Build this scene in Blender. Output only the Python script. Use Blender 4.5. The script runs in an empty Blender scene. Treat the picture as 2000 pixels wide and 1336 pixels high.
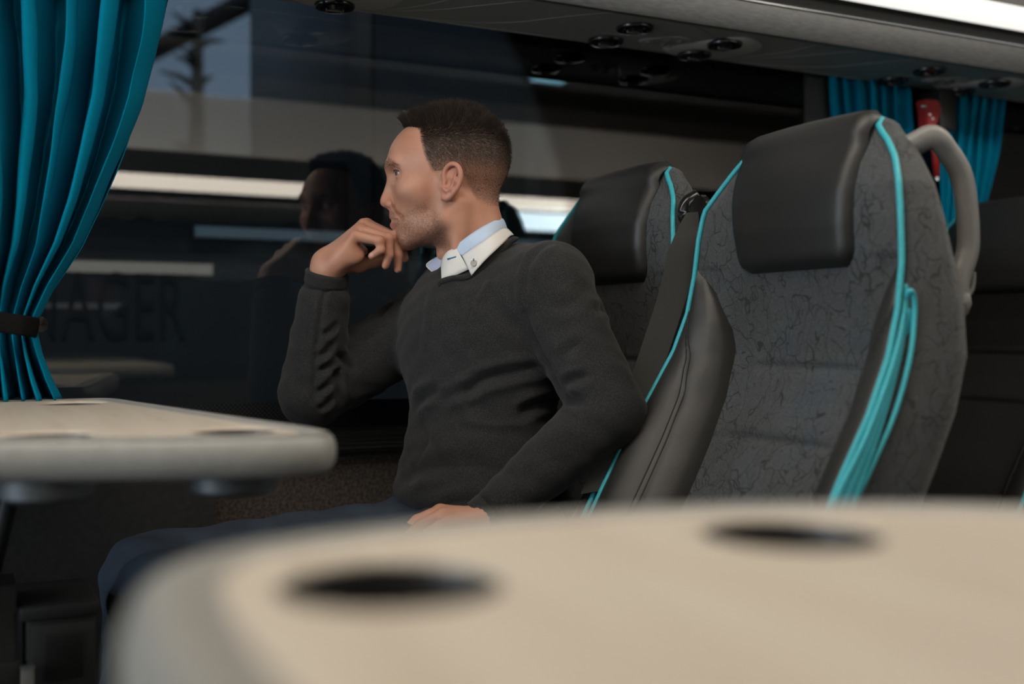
import bpy, bmesh, math, random
import numpy as np
from mathutils import Vector, Matrix
from mathutils.bvhtree import BVHTree

random.seed(7)
rng = np.random.default_rng(7)
C = bpy.context.scene.collection
SC = bpy.context.scene

# ------------------------------------------------------------------ camera
YAW = math.radians(26.5)
FOC = 2150.0            # focal length in pixels of the 2000 px wide frame
HOR = 650.0             # image row of the horizon
CAMZ = 0.865            # eye height over the coach floor
FW = np.array([math.sin(YAW), math.cos(YAW), 0.0])
RT = np.array([math.cos(YAW), -math.sin(YAW), 0.0])
CAM = np.array([0.0, 0.0, CAMZ])
cd = bpy.data.cameras.new('camera')
cam = bpy.data.objects.new('camera', cd); C.objects.link(cam)
cam.location = CAM
cam.rotation_euler = (math.pi/2, 0, -YAW)
cd.sensor_width = 36.0
cd.lens = 36.0*FOC/2000.0
cd.shift_y = (HOR-668.0)/2000.0
cd.clip_start = 0.02
cd.dof.use_dof = True
cd.dof.focus_distance = 1.82
cd.dof.aperture_fstop = 1.9
SC.camera = cam

# ------------------------------------------------------------------ light and exposure
w = bpy.data.worlds.new('sky'); SC.world = w; w.use_nodes = True
bgn = w.node_tree.nodes['Background']
bgn.inputs['Color'].default_value = (0.55, 0.72, 0.95, 1)
bgn.inputs['Strength'].default_value = 0.55
SC.view_settings.view_transform = 'Standard'
SC.view_settings.look = 'None'
SC.view_settings.gamma = 1.0
SC.view_settings.exposure = 0.0
SC.view_settings.use_curve_mapping = False
SC.cycles.use_denoising = True
SC.cycles.max_bounces = 8
SC.cycles.sample_clamp_indirect = 4.0
L_CEIL, L_STRIP, L_FRONT = 7.2, 5.0, 55.0

def area_light(name, loc, rot, sx, sy, power, col):
    l = bpy.data.lights.new(name, 'AREA'); l.shape = 'RECTANGLE'; l.size = sx; l.size_y = sy
    l.energy = power; l.color = col
    o = bpy.data.objects.new(name, l); C.objects.link(o); o.location = loc; o.rotation_euler = rot
    return o
# daylight that comes in through the windscreen at the front of the coach
area_light('windscreen_daylight', (-3.6, 0.75, 1.25), (0, -math.pi/2, 0), 1.1, 2.0, L_FRONT, (0.78, 0.9, 1.0))

# pale sun over the yard, from behind the coach roof
sl = bpy.data.lights.new('sun', 'SUN'); sl.energy = 2.6; sl.angle = math.radians(2); sl.color = (1.0, 0.93, 0.84)
so = bpy.data.objects.new('sun', sl); C.objects.link(so); so.rotation_euler = (math.radians(40), 0, math.radians(8))

# ------------------------------------------------------------------ small helpers
def ray(px, py):
    return FW + RT*((px-1000.0)/FOC) + np.array([0, 0, (HOR-py)/FOC])
def at_t(px, py, t):            # point at depth t
    return CAM + ray(px, py)*t
def at_y(px, py, Y):            # point on the plane Y = const
    r = ray(px, py); return CAM + r*(Y/r[1])
def at_x(px, py, X):
    r = ray(px, py); return CAM + r*(X/r[0])
def Z(z): return CAMZ+z
def catmull(pts, n=8, closed=False):
    P = [np.array(p, float) for p in pts]; out = []
    m = len(P); seg = m if closed else m-1
    for i in range(seg):
        if closed: a, b, c, d = P[(i-1) % m], P[i], P[(i+1) % m], P[(i+2) % m]
        else: a, b, c, d = P[max(i-1, 0)], P[i], P[i+1], P[min(i+2, m-1)]
        for k in range(n):
            t = k/n
            out.append(0.5*((2*b)+(-a+c)*t+(2*a-5*b+4*c-d)*t*t+(-a+3*b-3*c+d)*t**3))
    if not closed: out.append(P[-1])
    return out
def interp(x, xs, ys):
    return float(np.interp(x, xs, ys))

def meshobj(name, verts, faces, mat, parent=None, smooth=True):
    me = bpy.data.meshes.new(name)
    me.from_pydata([tuple(map(float, v)) for v in verts], [], [tuple(map(int, f)) for f in faces])
    me.update()
    if smooth: me.polygons.foreach_set('use_smooth', [True]*len(me.polygons))
    o = bpy.data.objects.new(name, me); C.objects.link(o)
    if mat is not None: me.materials.append(mat)
    if parent is not None: o.parent = parent
    return o
def fix_normals(o):
    bm = bmesh.new(); bm.from_mesh(o.data); bmesh.ops.recalc_face_normals(bm, faces=bm.faces); bm.to_mesh(o.data); bm.free()
def autosmooth(o, deg=35):
    bm = bmesh.new(); bm.from_mesh(o.data)
    for e in bm.edges:
        e.smooth = not (len(e.link_faces) == 2 and e.calc_face_angle(0) > math.radians(deg))
    bm.to_mesh(o.data); bm.free()
def bm_obj(name, bm, mat, parent=None, smooth=False, deg=35):
    me = bpy.data.meshes.new(name)
    bmesh.ops.recalc_face_normals(bm, faces=bm.faces)
    bm.to_mesh(me); bm.free()
    o = bpy.data.objects.new(name, me); C.objects.link(o)
    me.materials.append(mat)
    if parent is not None: o.parent = parent
    if smooth:
        me.polygons.foreach_set('use_smooth', [True]*len(me.polygons)); autosmooth(o, deg)
    return o
def bm_box(bm, lo, hi, bev=0.0, seg=2):
    b = bmesh.new()
    bmesh.ops.create_cube(b, size=1.0)
    lo = Vector(lo); hi = Vector(hi)
    for v in b.verts: v.co = Vector([lo[i]+(v.co[i]+0.5)*(hi[i]-lo[i]) for i in range(3)])
    if bev > 0: bmesh.ops.bevel(b, geom=b.edges[:], offset=bev, segments=seg, affect='EDGES', profile=0.5)
    tmp = bpy.data.meshes.new('tmp'); b.to_mesh(tmp); b.free(); bm.from_mesh(tmp); bpy.data.meshes.remove(tmp)
def box(name, lo, hi, mat, parent=None, bev=0.0, seg=2):
    bm = bmesh.new(); bm_box(bm, lo, hi, bev, seg)
    return bm_obj(name, bm, mat, parent, smooth=bev > 0)
def tube_data(pts, rad, n=8, flat=1.0, up=(0, 0, 1), closed=False):
    P = np.array(pts, float); m = len(P)
    R = np.full(m, rad) if np.isscalar(rad) else np.array(rad, float)
    T = np.gradient(P, axis=0)
    if closed: T = np.roll(P, -1, 0)-np.roll(P, 1, 0)
    T /= np.linalg.norm(T, axis=1)[:, None]+1e-12
    up = np.array(up, float)
    N = np.cross(T, up); bad = np.linalg.norm(N, axis=1) < 1e-4
    N[bad] = np.cross(T[bad], np.array([1.0, 0.3, 0.1])); N /= np.linalg.norm(N, axis=1)[:, None]
    for i in range(1, m):
        v = N[i-1]-T[i]*np.dot(N[i-1], T[i])
        if np.isscalar(flat) and flat == 1.0: N[i] = v/np.linalg.norm(v)
    B = np.cross(T, N)
    a = np.linspace(0, 2*math.pi, n, endpoint=False)
    V = (P[:, None]+R[:, None, None]*(np.cos(a)[None, :, None]*N[:, None]+flat*np.sin(a)[None, :, None]*B[:, None])).reshape(-1, 3)
    F = []
    for i in range(m if closed else m-1):
        j = (i+1) % m
        for k in range(n):
            F.append((i*n+k, i*n+(k+1) % n, j*n+(k+1) % n, j*n+k))
    if not closed:
        F.append(tuple(range(n-1, -1, -1))); F.append(tuple((m-1)*n+k for k in range(n)))
    return V, F
def tube(name, pts, rad, mat, parent=None, n=8, flat=1.0, up=(0, 0, 1), closed=False):
    V, F = tube_data(pts, rad, n, flat, up, closed)
    o = meshobj(name, V, F, mat, parent); fix_normals(o); return o
def grid_faces(nr, nc, close_c=False):
    F = []
    for i in range(nr-1):
        for j in range(nc if close_c else nc-1):
            k = (j+1) % nc
            F.append((i*nc+j, i*nc+k, (i+1)*nc+k, (i+1)*nc+j))
    return F
def lathe(name, prof, n, mat, parent=None, loc=(0, 0, 0), rot=None, caps=True):
    V = []
    for r, z in prof:
        for k in range(n):
            a = 2*math.pi*k/n; V.append((r*math.cos(a), r*math.sin(a), z))
    F = grid_faces(len(prof), n, True)
    if caps: F.append(tuple(range(n))); F.append(tuple((len(prof)-1)*n+k for k in range(n)))
    V = np.array(V)
    if rot is not None: V = V @ np.array(rot).T
    V = V+np.array(loc)
    o = meshobj(name, V, F, mat, parent); fix_normals(o); autosmooth(o, 40); return o
def tag(o, label=None, cat=None, group=None, kind=None):
    if label: o['label'] = label
    if cat: o['category'] = cat
    if group: o['group'] = group
    if kind: o['kind'] = kind
    return o
def empty(name, loc=(0, 0, 0)):
    o = bpy.data.objects.new(name, None); C.objects.link(o); o.location = loc; o.empty_display_size = 0.05
    return o
def settle(root, loc):          # move an empty to its base while the children stay where they were built
    root.location = loc
    for ch in root.children: ch.location = ch.location-Vector(loc)
def children(o): return [c for c in C.objects if c.parent == o]
def copy_tree(o, parent=None, skip=()):
    c = o.copy(); C.objects.link(c)
    if parent is not None: c.parent = parent
    for ch in children(o):
        if ch.name.split('.')[0] in skip: continue
        copy_tree(ch, c, skip)
    return c
def structure(o): o['kind'] = 'structure'; return o

# ------------------------------------------------------------------ materials
def mat(name, col, rough=0.5, metal=0.0, spec=0.5, emit=None, estr=0.0, sheen=0.0, coat=0.0):
    m = bpy.data.materials.new(name); m.use_nodes = True
    b = m.node_tree.nodes['Principled BSDF']
    b.inputs['Base Color'].default_value = (*col, 1)
    b.inputs['Roughness'].default_value = rough; b.inputs['Metallic'].default_value = metal
    b.inputs['Specular IOR Level'].default_value = spec
    if sheen: b.inputs['Sheen Weight'].default_value = sheen; b.inputs['Sheen Roughness'].default_value = 0.5
    if coat: b.inputs['Coat Weight'].default_value = coat
    if emit: b.inputs['Emission Color'].default_value = (*emit, 1); b.inputs['Emission Strength'].default_value = estr
    return m
class G:                        # terse node graph helper
    def __init__(s, m): s.m = m; s.t = m.node_tree; s.b = s.t.nodes['Principled BSDF']
    def n(s, kind, **kw):
        x = s.t.nodes.new('ShaderNode'+kind)
        for k, v in kw.items():
            if k in x.inputs: x.inputs[k].default_value = v
            else: setattr(x, k, v)
        return x
    def l(s, a, b): s.t.links.new(a, b)
    def coord(s, scale=(1, 1, 1), rot=(0, 0, 0)):
        tc = s.n('TexCoord'); mp = s.n('Mapping'); mp.inputs['Scale'].default_value = scale; mp.inputs['Rotation'].default_value = rot
        s.l(tc.outputs['Object'], mp.inputs['Vector']); return mp.outputs['Vector']
    def noise(s, vec, scale, detail=3, rough=0.5):
        x = s.n('TexNoise'); x.inputs['Scale'].default_value = scale; x.inputs['Detail'].default_value = detail; x.inputs['Roughness'].default_value = rough
        s.l(vec, x.inputs['Vector']); return x
    def ramp(s, fac, stops):
        x = s.n('ValToRGB'); e = x.color_ramp.elements
        while len(e) < len(stops): e.new(0.5)
        for i, (p, c) in enumerate(stops): e[i].position = p; e[i].color = (*c, 1) if len(c) == 3 else c
        s.l(fac, x.inputs['Fac']); return x.outputs['Color']
    def mix(s, fac, a, b, mode='MIX'):
        x = s.n('Mix', data_type='RGBA', blend_type=mode)
        for sock, v in ((x.inputs[0], fac), (x.inputs[6], a), (x.inputs[7], b)):
            if isinstance(v, (int, float)): sock.default_value = v
            elif isinstance(v, tuple): sock.default_value = (*v, 1) if len(v) == 3 else v
            else: s.l(v, sock)
        return x.outputs[2]
    def math(s, op, a, b=0.5, clamp=False):
        x = s.n('Math', operation=op); x.use_clamp = clamp
        for sock, v in ((x.inputs[0], a), (x.inputs[1], b)):
            if isinstance(v, (int, float)): sock.default_value = v
            else: s.l(v, sock)
        return x.outputs[0]
    def bump(s, h, strength=0.3, dist=0.002, prev=None):
        x = s.n('Bump'); x.inputs['Strength'].default_value = strength; x.inputs['Distance'].default_value = dist
        s.l(h, x.inputs['Height'])
        if prev is not None: s.l(prev, x.inputs['Normal'])
        return x.outputs['Normal']
    def color(s, c): s.l(c, s.b.inputs['Base Color'])
    def normal(s, n): s.l(n, s.b.inputs['Normal'])

def noisy(name, c1, c2, scale=60, rough=0.6, bump=0.2, dist=0.001, stretch=(1, 1, 1), **kw):
    m = mat(name, c1, rough, **kw); g = G(m); v = g.coord(stretch)
    nz = g.noise(v, scale, 4, 0.6)
    g.color(g.ramp(nz.outputs['Fac'], [(0.35, c1), (0.65, c2)]))
    if bump: g.normal(g.bump(nz.outputs['Fac'], bump, dist))
    return m

M = {}
M['trim_dark'] = noisy('dark_plastic', (0.018, 0.019, 0.019), (0.026, 0.027, 0.026), 200, 0.55, 0.15, 0.0004)
M['black'] = mat('black_plastic', (0.012, 0.012, 0.012), 0.4)
M['band'] = mat('matt_black_elastic', (0.008, 0.008, 0.008), 0.95, spec=0.1)
M['gloss_black'] = mat('gloss_black_plastic', (0.01, 0.01, 0.01), 0.18)
M['pvc'] = noisy('service_panel_plastic', (0.33, 0.335, 0.31), (0.37, 0.375, 0.345), 300, 0.55, 0.1, 0.0003)
M['pvc_light'] = noisy('pale_panel_plastic', (0.45, 0.445, 0.41), (0.49, 0.485, 0.45), 300, 0.5, 0.05, 0.0003)
M['line'] = mat('groove_edge', (0.33, 0.33, 0.30), 0.5)
M['groove'] = mat('dark_groove', (0.03, 0.03, 0.028), 0.7)
M['brushed'] = noisy('brushed_aluminium', (0.10, 0.105, 0.105), (0.17, 0.175, 0.175), 45, 0.45, 0.15, 0.0004, (1, 14, 14), metal=0.4)
M['chrome'] = mat('chrome', (0.75, 0.77, 0.78), 0.15, 1.0)
M['ceil'] = noisy('ceiling_lining', (0.16, 0.16, 0.15), (0.19, 0.185, 0.175), 220, 0.85, 0.1)
M['carpet'] = noisy('speckled_wall_carpet', (0.020, 0.016, 0.013), (0.085, 0.066, 0.052), 160, 0.95, 0.6, 0.003, sheen=0.2)
M['floor'] = noisy('dark_floor_covering', (0.012, 0.012, 0.012), (0.022, 0.022, 0.022), 90, 0.6, 0.1)
M['handle'] = noisy('grey_grab_plastic', (0.17, 0.165, 0.155), (0.19, 0.185, 0.175), 400, 0.45, 0.08, 0.0002)
M['red'] = mat('red_hammer_plastic', (0.36, 0.02, 0.02), 0.4)
M['strip'] = mat('light_strip_lens', (0.85, 0.83, 0.8), 0.4, emit=(1.0, 0.87, 0.72), estr=L_STRIP)
M['strip_dim'] = mat('dim_strip_lens', (0.8, 0.8, 0.78), 0.4, emit=(1.0, 0.97, 0.93), estr=0.75)
M['strip_cool'] = mat('cool_lamp_lens', (0.8, 0.85, 0.9), 0.4, emit=(0.75, 0.92, 1.0), estr=7.0)
M['lens'] = mat('ceiling_lamp_lens', (0.9, 0.9, 0.88), 0.4, emit=(1.0, 0.90, 0.78), estr=L_CEIL)
M['led'] = mat('reading_lamp_lens', (0.6, 0.8, 0.9), 0.4, emit=(0.35, 0.8, 1.0), estr=3.0)

def fabric_seat():
    m = mat('patterned_seat_fabric', (0.09, 0.095, 0.1), 0.95, sheen=0.1); g = G(m)
    v0 = g.coord()
    dn = g.noise(v0, 14, 2)
    v = g.mix(0.09, v0, dn.outputs['Color'], 'ADD')
    masks = None
    for sc, rot, th in ((33, (0.3, 0.2, 0.5), 0.021), (21, (1.1, 0.4, 0.2), 0.018), (45, (0.7, 1.2, 0.9), 0.012)):
        mp = g.n('Mapping'); mp.inputs['Rotation'].default_value = rot; mp.inputs['Scale'].default_value = (1, 1.25, 0.7); g.l(v, mp.inputs['Vector'])
        vo = g.n('TexVoronoi', feature='DISTANCE_TO_EDGE'); vo.inputs['Scale'].default_value = sc; g.l(mp.outputs['Vector'], vo.inputs['Vector'])
        ln = g.math('LESS_THAN', vo.outputs['Distance'], th)
        br = g.noise(mp.outputs['Vector'], sc*0.8, 2)
        ln = g.math('MULTIPLY', ln, g.math('GREATER_THAN', br.outputs['Fac'], 0.47))
        masks = ln if masks is None else g.math('MAXIMUM', masks, ln)
    big = g.noise(v0, 7, 3)
    base = g.ramp(big.outputs['Fac'], [(0.35, (0.046, 0.046, 0.043)), (0.55, (0.054, 0.056, 0.057)), (0.7, (0.048, 0.058, 0.066))])
    sp = g.noise(v0, 900, 1)
    spk = g.math('GREATER_THAN', sp.outputs['Fac'], 0.62)
    base = g.mix(g.math('MULTIPLY', spk, 0.75), base, (0.12, 0.148, 0.17))
    g.color(g.mix(masks, base, (0.021, 0.022, 0.023)))
    h = g.math('SUBTRACT', g.math('MULTIPLY', sp.outputs['Fac'], 0.5), masks)
    g.normal(g.bump(h, 0.5, 0.0012))
    return m
M['fabric'] = fabric_seat()
def leather(name, col, rough=0.42):
    m = mat(name, col, rough); g = G(m); v = g.coord()
    vo = g.n('TexVoronoi'); vo.inputs['Scale'].default_value = 420; g.l(v, vo.inputs['Vector'])
    nz = g.noise(v, 12, 3)
    g.color(g.mix(nz.outputs['Fac'], tuple(c*0.85 for c in col), tuple(c*1.15 for c in col)))
    g.normal(g.bump(vo.outputs['Distance'], 0.25, 0.0006)); return m
M['leather'] = leather('black_leather', (0.017, 0.017, 0.0165), 0.45)
M['leather_grey'] = leather('charcoal_leather', (0.024, 0.024, 0.022), 0.42)
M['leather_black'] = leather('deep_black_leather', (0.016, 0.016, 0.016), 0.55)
M['teal'] = noisy('teal_piping', (0.03, 0.36, 0.42), (0.045, 0.43, 0.50), 300, 0.5, 0.1, 0.0003)
M['teal_strip'] = noisy('teal_pleated_fabric', (0.012, 0.23, 0.29), (0.02, 0.28, 0.34), 300, 0.7, 0.2, 0.0004)
M['stitch'] = mat('seam_thread', (0.02, 0.02, 0.02), 0.8)
M['belt'] = noisy('seat_belt_webbing', (0.032, 0.032, 0.028), (0.042, 0.042, 0.037), 700, 0.75, 0.3, 0.0004)
def curtain_mat():
    m = mat('teal_curtain_cloth', (0.0, 0.25, 0.36), 0.95, spec=0.08); g = G(m); v = g.coord()
    a = g.noise(v, 1200, 1); b = g.noise(v, 5, 3)
    g.color(g.mix(b.outputs['Fac'], (0.0, 0.180, 0.30), (0.0, 0.220, 0.36)))
    g.normal(g.bump(a.outputs['Fac'], 0.25, 0.0006)); return m
M['curtain'] = curtain_mat()
def table_mat():
    m = mat('beige_table_laminate', (0.55, 0.48, 0.39), 0.42); g = G(m)
    v = g.coord((18, 1.4, 6)); a = g.noise(v, 3.0, 5, 0.65)
    v2 = g.coord((5, 1.5, 3)); b = g.noise(v2, 2.2, 2)
    c = g.ramp(a.outputs['Fac'], [(0.3, (0.47, 0.42, 0.335)), (0.5, (0.55, 0.505, 0.42)), (0.72, (0.59, 0.555, 0.47))])
    g.color(g.mix(g.math('MULTIPLY', b.outputs['Fac'], 0.5), c, (0.53, 0.43, 0.36)))
    return m
M['table'] = table_mat()
M['rim'] = noisy('grey_white_rim', (0.27, 0.27, 0.255), (0.30, 0.30, 0.28), 40, 0.4, 0)
M['cup'] = mat('dark_cup_well', (0.02, 0.02, 0.02), 0.35)
M['steel'] = mat('dull_steel', (0.35, 0.38, 0.4), 0.35, 0.8)
def glass_mat(name, tint, refl):
    m = bpy.data.materials.new(name); m.use_nodes = True; t = m.node_tree; t.nodes.clear()
    o = t.nodes.new('ShaderNodeOutputMaterial'); mx = t.nodes.new('ShaderNodeMixShader')
    tr = t.nodes.new('ShaderNodeBsdfTransparent'); tr.inputs['Color'].default_value = (*tint, 1)
    gl = t.nodes.new('ShaderNodeBsdfGlossy'); gl.inputs['Roughness'].default_value = 0.0
    lw = t.nodes.new('ShaderNodeLayerWeight'); lw.inputs['Blend'].default_value = 0.5
    mt = t.nodes.new('ShaderNodeMath'); mt.operation = 'ADD'; mt.inputs[1].default_value = refl; mt.use_clamp = True
    t.links.new(lw.outputs['Fresnel'], mt.inputs[0]); t.links.new(mt.outputs[0], mx.inputs[0])
    t.links.new(tr.outputs[0], mx.inputs[1]); t.links.new(gl.outputs[0], mx.inputs[2]); t.links.new(mx.outputs[0], o.inputs['Surface'])
    return m
M['glass'] = glass_mat('tinted_window_glass', (0.52, 0.56, 0.58), 0.0)
# ================================================================== THE COACH
XA, XB = -3.4, 4.6
AIS = 0.78                                  # aisle centre line
# ---- shell
structure(box('floor', (XA, -0.62, -0.06), (XB, 2.15, 0.0), M['floor']))
structure(box('ceiling', (XA, -0.62, Z(1.06)), (XB, 2.15, Z(1.10)), M['ceil']))
def wall(side, y0, y1, sgn):
    root = empty('wall_'+side, (0, y0, 0)); structure(root)
    lo = M['carpet']
    a = box('lower_lining', (XA, min(y0, y1), 0), (XB, max(y0, y1), Z(-0.20)), lo, root)
    bx = box('upper_lining', (XA, min(y0, y1), Z(0.66)), (XB, max(y0, y1), Z(1.06)), M['ceil'], root)
    c = box('window_pillar', (1.80, min(y0, y1)+(0.035 if sgn > 0 else 0.0), Z(-0.20)), (2.02, max(y0, y1), Z(0.66)), M['trim_dark'], root, 0.01)
    d = box('end_pillar', (XA, min(y0, y1), Z(-0.20)), (XA+0.5, max(y0, y1), Z(0.66)), M['trim_dark'], root)
    for o in (a, bx, c, d): structure(o); o.location = (0, -y0, 0)
    return root
wall('left', 2.0, 2.15, 1)
wall('right', -0.475, -0.62, -1)
structure(box('wall_rear', (XB, -0.62, 0), (XB+0.05, 2.15, Z(1.06)), M['ceil']))

def window(name, x0, x1, side):
    s = 1 if side > 0 else -1
    yb = (lambda z: 2.045) if s > 0 else (lambda z: -0.50)
    th = 0.006*s
    z0, z1 = -0.20, 0.68
    V = []
    for x in (x0, x1):
        for z in (z0, z1):
            V += [(x, yb(z), Z(z)), (x, yb(z)+th, Z(z))]
    F = [(0, 2, 6, 4), (1, 5, 7, 3), (0, 4, 5, 1), (2, 3, 7, 6), (0, 1, 3, 2), (4, 6, 7, 5)]
    g = meshobj(name, V, F, M['glass'], None, False); fix_normals(g); structure(g)
    # dotted black border printed along the bottom of the pane
    fr = []
    for x in (x0, x1):
        for z in (-0.185, -0.130):
            fr += [(x, yb(z)-0.0012*s, Z(z)), (x, yb(z)-0.0004*s, Z(z))]
    f = meshobj('dotted_border', fr, F, M['frit'], g, False); fix_normals(f); structure(f)
    return g
def frit():
    m = mat('dotted_glass_border', (0.008, 0.008, 0.009), 0.3); g = G(m)
    tc = g.n('TexCoord'); mp = g.n('Mapping'); mp.inputs['Scale'].default_value = (170, 0, 170); mp.inputs['Rotation'].default_value = (0, math.pi/4, 0)
    g.l(tc.outputs['Object'], mp.inputs['Vector'])
    sep = g.n('SeparateXYZ'); g.l(mp.outputs['Vector'], sep.inputs[0])
    fx = g.math('SUBTRACT', g.math('FRACT', sep.outputs[0]), 0.5); fz = g.math('SUBTRACT', g.math('FRACT', sep.outputs[2]), 0.5)
    r = g.math('ADD', g.math('MULTIPLY', fx, fx), g.math('MULTIPLY', fz, fz))
    g.color(g.mix(g.math('LESS_THAN', r, 0.07), (0.008, 0.008, 0.009), (0.035, 0.045, 0.05))); return m
M['frit'] = frit()
M['pale_lid'] = mat('pale_rack_lid', (0.82, 0.79, 0.75), 0.6)
window('window_1', XA+0.5, 1.80, 1)
window('window_2', 2.02, XB, 1)
M['glass_dark'] = glass_mat('dark_privacy_glass', (0.16, 0.18, 0.2), 0.0)
_g = M['glass']; M['glass'] = M['glass_dark']
window('window_3', XA+0.5, 1.80, -1)
window('window_4', 2.02, XB, -1)
M['glass'] = _g
# ---- window ledge with fine ribs
bm = bmesh.new()
bm_box(bm, (XA, 1.97, Z(-0.224)), (XB, 2.06, Z(-0.182)), 0.006)
for k in range(4): bm_box(bm, (XA, 1.967, Z(-0.2165+0.0075*k)), (XB, 1.971, Z(-0.2125+0.0075*k)))
structure(bm_obj('trim_1', bm, M['trim_dark']))

structure(box('trim_2', (XA, 1.975, 0), (0.40, 2.0, Z(-0.226)), M['floor']))  # dark sheet in front of the lower wall carpet under the table
# ---- overhead luggage racks
def vent(x, y, z, parent, r=0.036):
    o = lathe('air_vent', [(r*0.72, 0.004), (r, 0.002), (r*1.04, -0.003), (r*0.98, -0.008), (r*0.78, -0.009), (r*0.66, -0.002), (r*0.3, 0.001)], 28, M['gloss_black'], parent, (x, y, z))
    tl = rng.uniform(-0.5, 0.5)
    k = lathe('nozzle', [(r*0.42, 0.003), (r*0.5, -0.006), (r*0.40, -0.013), (r*0.16, -0.010)], 20, M['gloss_black'], o, (x, y, z))
    tube('vane', [(x-r*0.45, y-r*0.3*tl, z-0.011), (x+r*0.45, y+r*0.3*tl, z-0.011)], 0.0028, M['handle'], o, 6)
def plate(name, pts, z, th, m, parent, bev=0.003):
    P = catmull(pts, 8, True); n = len(P)
    c = np.mean([p for p in P], axis=0)
    loops = [(1.0, z), (1.0, z-th*0.5), (0.965, z-th)]
    V = []
    for s, zz in loops:
        for p in P: V.append((c[0]+(p[0]-c[0])*s, c[1]+(p[1]-c[1])*s, zz))
    F = grid_faces(3, n, True); F.append(tuple(range(n))); F.append(tuple(2*n+k for k in range(n)))
    o = meshobj(name, V, F, m, parent); fix_normals(o); autosmooth(o, 50); return o
def rack(label, cat, mirror=False):
    root = empty('luggage_rack', (0, 0, 0)); tag(root, label, cat)
    z = Z(0.613)
    x0, x1 = XA, XB
    # underside panel, slightly crowned
    V = []; ys = np.linspace(1.765, 2.0, 9)
    for x in (x0, x1):
        for y in ys: V.append((x, y, z+0.004*((y-1.88)/0.12)**2-0.004))
        for y in ys[::-1]: V.append((x, y, z+0.03))
    n = 18
    F = [(k, (k+1) % n, n+(k+1) % n, n+k) for k in range(n)]+[tuple(range(n)), tuple(range(n, 2*n))]
    p = meshobj('service_panel', V, F, M['pvc'], root); fix_normals(p); autosmooth(p, 30)
    tube('panel_edge', [(x0, 2.0, z-0.001), (x1, 2.0, z-0.001)], 0.0022, M['line'], p, 6)
    # aisle front: brushed profile, dark cove, pale light strip, lid
    prof = [(1.768, 0.606), (1.764, 0.612), (1.757, 0.650), (1.757, 0.662), (1.765, 0.665)]
    def extr(name, prof, m, par):
        k = len(prof); V = [(x, y, Z(zz)) for x in (x0, x1) for y, zz in prof]
        V += [(x, y+0.012, Z(zz)) for x in (x0, x1) for y, zz in prof]
        F = []
        for i in range(k-1):
            F.append((i, i+1, k+i+1, k+i)); F.append((2*k+i, 3*k+i, 3*k+i+1, 2*k+i+1))
        F += [(0, k, 3*k, 2*k), (k-1, 2*k+k-1, 3*k+k-1, 2*k-1)]
        for e in (0, k):
            for i in range(k-1): F.append((e+i, e+2*k+i, e+2*k+i+1, e+i+1))
        o = meshobj(name, V, F, m, par); fix_normals(o); autosmooth(o, 30); return o
    extr('front_profile', prof, M['brushed'], root)
    tube('chrome_bead', [(x0, 1.756, Z(0.6635)), (x1, 1.756, Z(0.6635))], 0.003, M['chrome'], root, 8)
    extr('dark_cove', [(1.768, 0.664), (1.785, 0.672), (1.792, 0.686), (1.785, 0.699), (1.765, 0.706)], M['trim_dark'], root)
    extr('light_strip', [(1.762, 0.704), (1.752, 0.715), (1.750, 0.735), (1.756, 0.752), (1.766, 0.760)], M['strip'] if mirror else M['strip_dim'], root)
    if mirror:
        box('rack_opening', (x0, 1.785, Z(0.756)), (x1, 1.79, Z(0.875)), M['black'], root)  # black sheet paints the shade inside the open luggage space
        V = [(x, y, Z(zz)) for x in (x0, x1) for y, zz in ((1.785, 0.855), (1.69, 1.06), (1.70, 1.07), (1.80, 0.865))]
        fix_normals(meshobj('rack_lid', V, [(0, 1, 5, 4), (1, 2, 6, 5), (2, 3, 7, 6), (3, 0, 4, 7), (0, 3, 2, 1), (4, 5, 6, 7)], M['pale_lid'], root, False))
        box('cool_lamp', (1.72, 1.738, Z(0.615)), (2.95, 1.756, Z(0.690)), M['strip_cool'], root, 0.004)  # added glow bar standing for bright sky mirrored in the window
    else: box('rack_lid', (x0, 1.772, Z(0.756)), (x1, 1.79, Z(0.95)), M['ceil'], root)
    box('rack_shelf', (x0, 1.79, Z(0.64)), (x1, 2.0, Z(0.66)), M['pvc'], root)
    # service units, one per row
    for k in range(-3, 4):
        d = 0.81*k
        if not (x0 < 1.0+d and 1.6+d < x1): continue
        zz = z-0.0015
        for vx, vy in ((1.20, 1.858), (1.20, 1.968)): vent(vx+d, vy, zz, p)
        tl = [(1.335+d, 1.955), (1.37+d, 1.90), (1.41+d, 1.838), (1.46+d, 1.815), (1.515+d, 1.85), (1.53+d, 1.905), (1.51+d, 1.96), (1.45+d, 1.992), (1.38+d, 1.995)]
        pl = plate('oval_plate', tl, zz, 0.005, M['pvc_light'], p)
        for vx, vy in ((1.43+d, 1.868), (1.425+d, 1.968)): vent(vx, vy, zz-0.004, pl)
        cl = plate('lamp_cluster', [(1.26+d, 1.93), (1.31+d, 1.875), (1.36+d, 1.885), (1.345+d, 1.93), (1.30+d, 1.955)], zz, 0.004, M['pvc'], p)
        for bx_, by_ in ((1.28+d, 1.928), (1.305+d, 1.90), (1.335+d, 1.895), (1.318+d, 1.93)):
            lathe('button', [(0.008, 0), (0.0085, -0.003), (0.006, -0.0055), (0.001, -0.006)], 14, M['handle'], cl, (bx_, by_, zz-0.003))
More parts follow.
